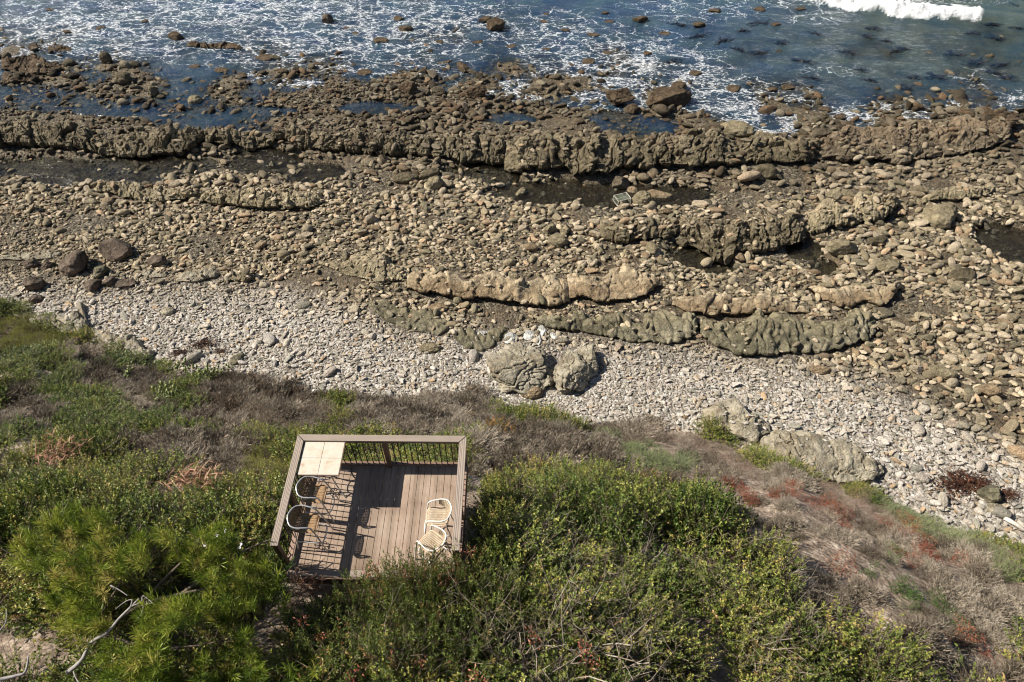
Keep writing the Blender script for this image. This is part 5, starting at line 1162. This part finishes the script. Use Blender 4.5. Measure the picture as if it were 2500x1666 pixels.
for k, lb in enumerate(limbs):
    sp_ = spline([Vector(q_) * LS for q_ in lb], 6); r0 = .06 if k == 0 else .035
    mb = MB(); mb.tube(sp_, [r0 * (1 - .75 * i / (len(sp_) - 1)) for i in range(len(sp_))], 8); mb.build('trunk' if k == 0 else 'limb', BARKD, pine, True); ln_ += [tuple(q_) for q_ in sp_]
# the pale crooked limb that shows through the needles
zl = 16.9
zl = 17.25
wl = [at(165, 1642, zl - .3), at(200, 1612, zl - .2), at(222, 1570, zl - .1), at(262, 1545, zl), at(290, 1512, zl + .05), at(322, 1480, zl + .1), at(340, 1462, zl + .1)]
mb = MB(); sp_ = spline([q_ - PB for q_ in wl], 6); mb.tube(sp_, [-.0 + .036 * (1 - .6 * i / (len(sp_) - 1)) for i in range(len(sp_))], 8); pale = mb.build('limb', BARK, pine, True)
for pts in ([(318, 1484), (322, 1465), (305, 1470), (282, 1488)], [(322, 1480), (345, 1470), (350, 1455), (380, 1480)], [(335, 1512), (345, 1500), (350, 1480), (345, 1478), (370, 1473)], [(180, 1640), (185, 1655), (195, 1670)], [(-5, 1660), (40, 1650), (62, 1640), (70, 1600)], [(270, 1430), (290, 1440), (312, 1455)], [(0, 1540), (14, 1520), (16, 1490)]):
    mb = MB(); sp_ = spline([at(a, b_, zl + .12) - PB for a, b_ in pts], 5); w0 = .03 if pts[0][0] < 0 else .013; mb.tube(sp_, [w0 * (1 - .6 * i / (len(sp_) - 1)) for i in range(len(sp_))], 6); mb.build('limb', BARK, pine, True)
ln_ = np.array(ln_); A = []; B = []; VV = []; QQ = []; LC = []; nv0 = 0
for i, p in enumerate(tp_):
    dd_ = np.linalg.norm(ln_ - p, axis=1); j = np.argmin(dd_); root = ln_[j]; d = unit(p - root + np.array([0, 0, .25])); d = unit(d + np.array([0, 0, .55]) + PR.normal(0, .3, 3))
    s0 = p - d * .28; A.append(s0); B.append(p + d * .03)
    if PR.rand() < .6: A.append(root * .35 + s0 * .65 if dd_[j] < 2.2 else s0 - d * .4); B.append(s0)
    nn = 58; t_ = PR.rand(nn); C = s0 + d * (t_ * .32)[:, None]; rad = unit(PR.normal(size=(nn, 3))); D = unit(d * (.75 + .5 * t_[:, None]) + rad * .75); l_ = .20 * PR.uniform(.7, 1.25, nn)
    Nn = unit(PR.normal(size=(nn, 3))); V, Q = leaves(C, D, Nn, l_, np.full(nn, .0125)); VV.append(V); QQ.append(Q + nv0); nv0 += len(V)
    LC.append(np.repeat(np.clip(PR.normal(.5, .26) + PR.normal(0, .1, nn), 0, 1), 4))
add('crown', mk('crown', np.concatenate(VV), np.concatenate(QQ), None, [NEED], attrs={'lc': np.concatenate(LC)}), pine)
A = np.array(A); B = np.array(B); V, Q = twigs(A, B, np.full(len(A), .007), np.full(len(A), .005)); add('twigs', mk('twigs', V, Q, None, [STEM], attrs={'lc': np.full(len(V), .5)}), pine)

# ------------------------------------------------------------------ bare branches, red sprigs, dead clumps, flowers
def deadwood(seed, n0=9, ln=.8, spread=.8):
    r = np.random.RandomState(seed); A = []; B = []; ra = []; rb = []
    def go(p, d, l_, rd, dep_):
        for _ in range(3):
            d = unit(d + r.normal(0, .22, 3)); q_ = p + d * l_ / 3; A.append(p); B.append(q_); ra.append(rd); rb.append(rd * .85); p = q_; rd *= .85
            if dep_ > 0 and r.rand() < .75: go(p, unit(d + r.normal(0, .75, 3)), l_ * r.uniform(.45, .75), rd * .7, dep_ - 1)
    for _ in range(n0): go(np.array([r.normal(0, .08), r.normal(0, .08), 0.]), unit(np.array([r.normal(0, spread), r.normal(0, spread), 1.])), ln * r.uniform(.7, 1.3), .013, 3)
    V, Q = twigs(np.array(A), np.array(B), np.array(ra), np.array(rb)); c_ = np.clip(r.normal(.75, .2, len(A)), 0, 1)
    return mk('bare_branches', V, Q, None, [STEM], attrs={'lc': np.repeat(c_, 6)}, smooth=True)
DW = [deadwood(k) for k in range(4)]
def put(name, me, px, py, zo, sc_, label, cat, group=None, z0=None):
    z = 14.0
    for _ in range(12): p = at(px, py, z); z = float(height(p.x, p.y)[0][0]) + zo
    return tag(add(name, me, None, p, (0, 0, random.uniform(0, 6)), (sc_,) * 3), label, cat, group)
for k, (a, b_, s_) in enumerate([(1200, 1640, 1.1), (1280, 1600, 1.3), (1370, 1650, 1.2), (1440, 1590, 1.2), (1500, 1640, 1.1), (1120, 1590, 1.0), (960, 1640, 1.0), (1350, 1540, 1.0), (1090, 1480, .8), (1570, 1560, .9)]):
    put('bare_branches', DW[k % 4], a, b_, .35, s_, 'leafless grey-brown branches standing out of the green scrub at the bottom', 'bare branches', 'bare branches at the bottom of the scrub')
for k, (a, b_, s_) in enumerate([(1260, 1230, .7), (1640, 1260, .8), (1830, 1350, .9), (1900, 1420, .9), (1730, 1420, .8), (1560, 1380, .8), (1960, 1560, .9), (1330, 1290, .7), (1420, 1380, .7), (2200, 1620, .9), (1850, 1590, .9)]):
    put('bare_branches', DW[(k + 1) % 4], a, b_, .3, s_, 'thin leafless twigs rising through the green scrub right of the deck', 'bare branches', 'bare twigs right of the deck')
def sprig(seed, m_, n=70, ll=.09, lw=.035, up=.8):
    r = np.random.RandomState(seed); C = r.normal(0, .10, (n, 3)) * [1, 1, .7] + [0, 0, .1]; D = unit(r.normal(size=(n, 3)) + [0, 0, up]); V, Q = leaves(C, D, unit(r.normal(size=(n, 3)) + [0, 0, .8]), ll * r.uniform(.6, 1.3, n), lw * r.uniform(.7, 1.2, n))
    return mk('sprig', V, Q, None, [m_], attrs={'lc': np.repeat(np.clip(r.normal(.45, .25, n), 0, 1), 4)})
RS = [sprig(k, REDL, 45) for k in range(3)]
for k, (a, b_) in enumerate([(735, 1522), (785, 1560), (1030, 1622), (1160, 1655), (1425, 1585), (1445, 1628), (910, 1395), (1100, 1420), (1150, 1355), (990, 1400), (1300, 1560), (860, 1660)]):
    put('red_sprig', RS[k % 3], a, b_, 1.25, random.uniform(.5, .8), 'small cluster of red leaves at a branch tip in the lower scrub', 'red leaves', 'red leaf clusters')
def strap(seed, n=110, ll=.30, lw=.02):
    r = np.random.RandomState(seed); a = r.uniform(0, 6.28, n); C = np.stack([np.cos(a) * r.rand(n) * .5, np.sin(a) * r.rand(n) * .3, r.rand(n) * .12], 1); D = unit(r.normal(size=(n, 3)) * [1, 1, .5] + [0, 0, .35]); V, Q = leaves(C, D, unit(r.normal(size=(n, 3)) + [0, 0, 1]), ll * r.uniform(.5, 1.2, n), np.full(n, lw)); V = V
    return mk('dry_succulent', V, Q, None, [leaf_dead], attrs={'lc': np.repeat(np.clip(r.normal(.5, .25, n), 0, 1), 4)})
leaf_dead = leaf_mat('dead_strap_leaf', [(0, (.20, .085, .05)), (.5, (.36, .19, .12)), (1, (.50, .38, .25))], .15, .6)
SR = [strap(k) for k in range(3)]
for a, b_, lb in ((505, 1175, 'pile of dried red strap-like leaves left of the deck'), (455, 1185, 'smaller pile of dried red leaves farther left of the deck'), (125, 1112, 'dried red leaf clump on the left hillside'), (170, 1105, 'dried red leaf clump right beside its twin on the left hillside'), (715, 1428, 'straw-coloured dead leaf clump at the front left corner of the deck'), (750, 1440, 'dead strap leaves under the front edge of the deck')):
    put('dead_leaf_clump', SR[random.randint(0, 2)], a, b_, .75, 1.5 if a < 600 else .8, lb, 'dead leaves')
STR = [sprig(60 + k, GRND, 60, .32, .03, 1.2) for k in range(2)]
for a, b_, lb in ((680, 1405, 'grassy strap-leaved plant by the front left post of the deck'), (650, 1440, 'grassy strap-leaved plant farther left of the front left post')): put('strap_leaved_plant', STR[0], a, b_, .7, 1.3, lb, 'strap-leaved plant')
FL = plain('pale_petals', (.78, .76, .86), .6)
def flower():
    mb = MB()
    for k in range(6): 
        a = k * math.pi / 3; mb.box(.005, .045, -.014, .014, -.002, .002, Matrix.Rotation(a, 4, 'Z') @ Matrix.Rotation(-.5, 4, 'Y'))
    return mb.mesh('flower', FL)
FLM = flower()
for k, (a, b_) in enumerate([(530, 1308), (549, 1302), (547, 1312), (500, 1333), (585, 1338), (588, 1330), (548, 1366), (552, 1296)]):
    put('flower', FLM, a, b_, 1.0, .8, 'small pale lilac flower in the scrub left of the deck', 'flower', 'pale flowers left of the deck')
# prickly pear along the bluff edge
def pads(seed, n=12):
    r = np.random.RandomState(seed); Vs = []; Ts = []; k0 = 0
    for _ in range(n):
        c = r.normal(0, .25, 3) * [1, .8, .2] + [0, 0, .28]; nr_ = unit(r.normal(size=3) * [1, 1, .35]); u_ = unit(np.cross(nr_, [0, 0, 1])); v_ = np.cross(u_, nr_); a_, b_ = r.uniform(.07, .1), r.uniform(.1, .15)
        ring = [c + u_ * a_ * math.cos(t_) + v_ * b_ * math.sin(t_) for t_ in np.linspace(0, 2 * math.pi, 12, endpoint=False)]
        Vs += ring + [c + nr_ * .025, c - nr_ * .025]
        for i in range(12): Ts += [(k0 + i, k0 + (i + 1) % 12, k0 + 12), (k0 + (i + 1) % 12, k0 + i, k0 + 13)]
        k0 += 14
    return mk('prickly_pear', Vs, None, Ts, [CACT], attrs={'lc': r.rand(len(Vs))}, smooth=True)
PD = [pads(k) for k in range(3)]
for k, (a, b_) in enumerate([(435, 895), (450, 900), (478, 905), (530, 915), (545, 910), (320, 922), (322, 908), (395, 958), (425, 968), (405, 968), (490, 925), (460, 912), (305, 865), (505, 918)]):
    put('prickly_pear', PD[k % 3], a, b_, .5, .8, 'pale green prickly pear cactus on the left bluff edge', 'cactus', 'prickly pears on the bluff edge')

# ------------------------------------------------------------------ seaweed, driftwood, wire trap on the beach
def wrack(seed, n=500):
    r = np.random.RandomState(seed); C = r.normal(0, .33, (n, 3)) * [1.2, .6, .06] + [0, 0, .08]; D = unit(r.normal(size=(n, 3)) * [1, 1, .3] + [0, 0, .1]); V, Q = leaves(C, D, unit(r.normal(size=(n, 3)) + [0, 0, 1.5]), .16 * r.uniform(.5, 1.3, n), np.full(n, .04))
    return mk('seaweed_heap', V, Q, None, [WRACK], attrs={'lc': np.repeat(r.rand(n) ** 2, 4)})
WK = [wrack(k) for k in range(2)]
for a, b_, s_, lb in ((2335, 1188, 1.5, 'large reddish-brown seaweed heap on the pebbles at lower right'), (2380, 1190, .9, 'dark seaweed lump beside the large heap'), (2453, 1214, .7, 'small brown seaweed clump right of the grey-green block'), (497, 846, .8, 'dark seaweed tuft on the left pebble bank'), (540, 862, .45, 'thin strip of seaweed right of the dark tuft'), (440, 866, .6, 'faint brown seaweed line left of the dark tuft')):
    z = .5
    p = at(a, b_, .5); p.z = float(height(p.x, p.y)[0][0]) + .06; tag(add('seaweed_heap', WK[a % 2], None, p, (0, 0, .2), (s_,) * 3), lb, 'seaweed')
mb = MB(); a0 = at(2452, 1264, .8); a1 = at(2502, 1296, .75); mb.tube([(0, 0, 0), tuple((a1 - a0) * .5 + Vector((0, 0, .03))), tuple((a1 - a0) * 1.25)], [.10, .09, .07], 8); tag(mb.build('driftwood_log', DEADW, None, True, a0), 'bleached driftwood log at the lower right end of the pebble bank', 'driftwood')
mb = MB(); a0 = at(2425, 1262, .6); a1 = at(2442, 1278, .55); mb.tube([(0, 0, 0), tuple(a1 - a0)], [.05, .03], 7); tag(mb.build('driftwood_stick', DEADW, None, True, a0), 'short driftwood stick left of the bleached log', 'driftwood')
WIRE = plain('greenish_wire', (.20, .23, .17), .6); ROPE = plain('pale_rope', (.62, .58, .5), .8)
tp0 = at(1518, 492, .12); tr_ = tag(empty('wire_trap', tp0, .35), 'crushed green wire trap lying in the brown tide pool', 'trap')
mb = MB(); w_, d_, h_ = .48, .36, .36
for x_ in (-w_, w_):
    for y_ in (-d_, d_): mb.tube([(x_, y_, 0), (x_ * .93, y_ * .93, h_)], .018, 5)
for z_, k_ in ((0, 1), (h_, .93)): mb.tube([(-w_ * k_, -d_ * k_, z_), (w_ * k_, -d_ * k_, z_), (w_ * k_, d_ * k_, z_), (-w_ * k_, d_ * k_, z_)], .018, 5, True)
mb.build('frame', ROPE, tr_)
mb = MB()
for i in range(1, 10):
    x_ = -w_ + 2 * w_ * i / 10; mb.tube([(x_, -d_, 0), (x_ * .93, -d_ * .93, h_ - .02), (x_ * .93, d_ * .93, h_ - .02 - .06 * math.sin(i)), (x_, d_, 0)], .011, 4)
for i in range(1, 8):
    y_ = -d_ + 2 * d_ * i / 8; mb.tube([(-w_, y_, 0), (-w_ * .93, y_ * .93, h_ - .02), (w_ * .93, y_ * .93, h_ - .03), (w_, y_, 0)], .011, 4)
mb.build('wire_mesh', WIRE, tr_)
mb = MB(); mb.tube(spline([tuple(at(1535, 490, .4) - tp0), tuple(at(1545, 483, .3) - tp0), tuple(at(1558, 474, .7) - tp0)], 4), .015, 5); o = mb.build('rope', ROPE, None, True, tp0); tag(o, 'pale rope running from the wire trap to the round boulder', 'rope')
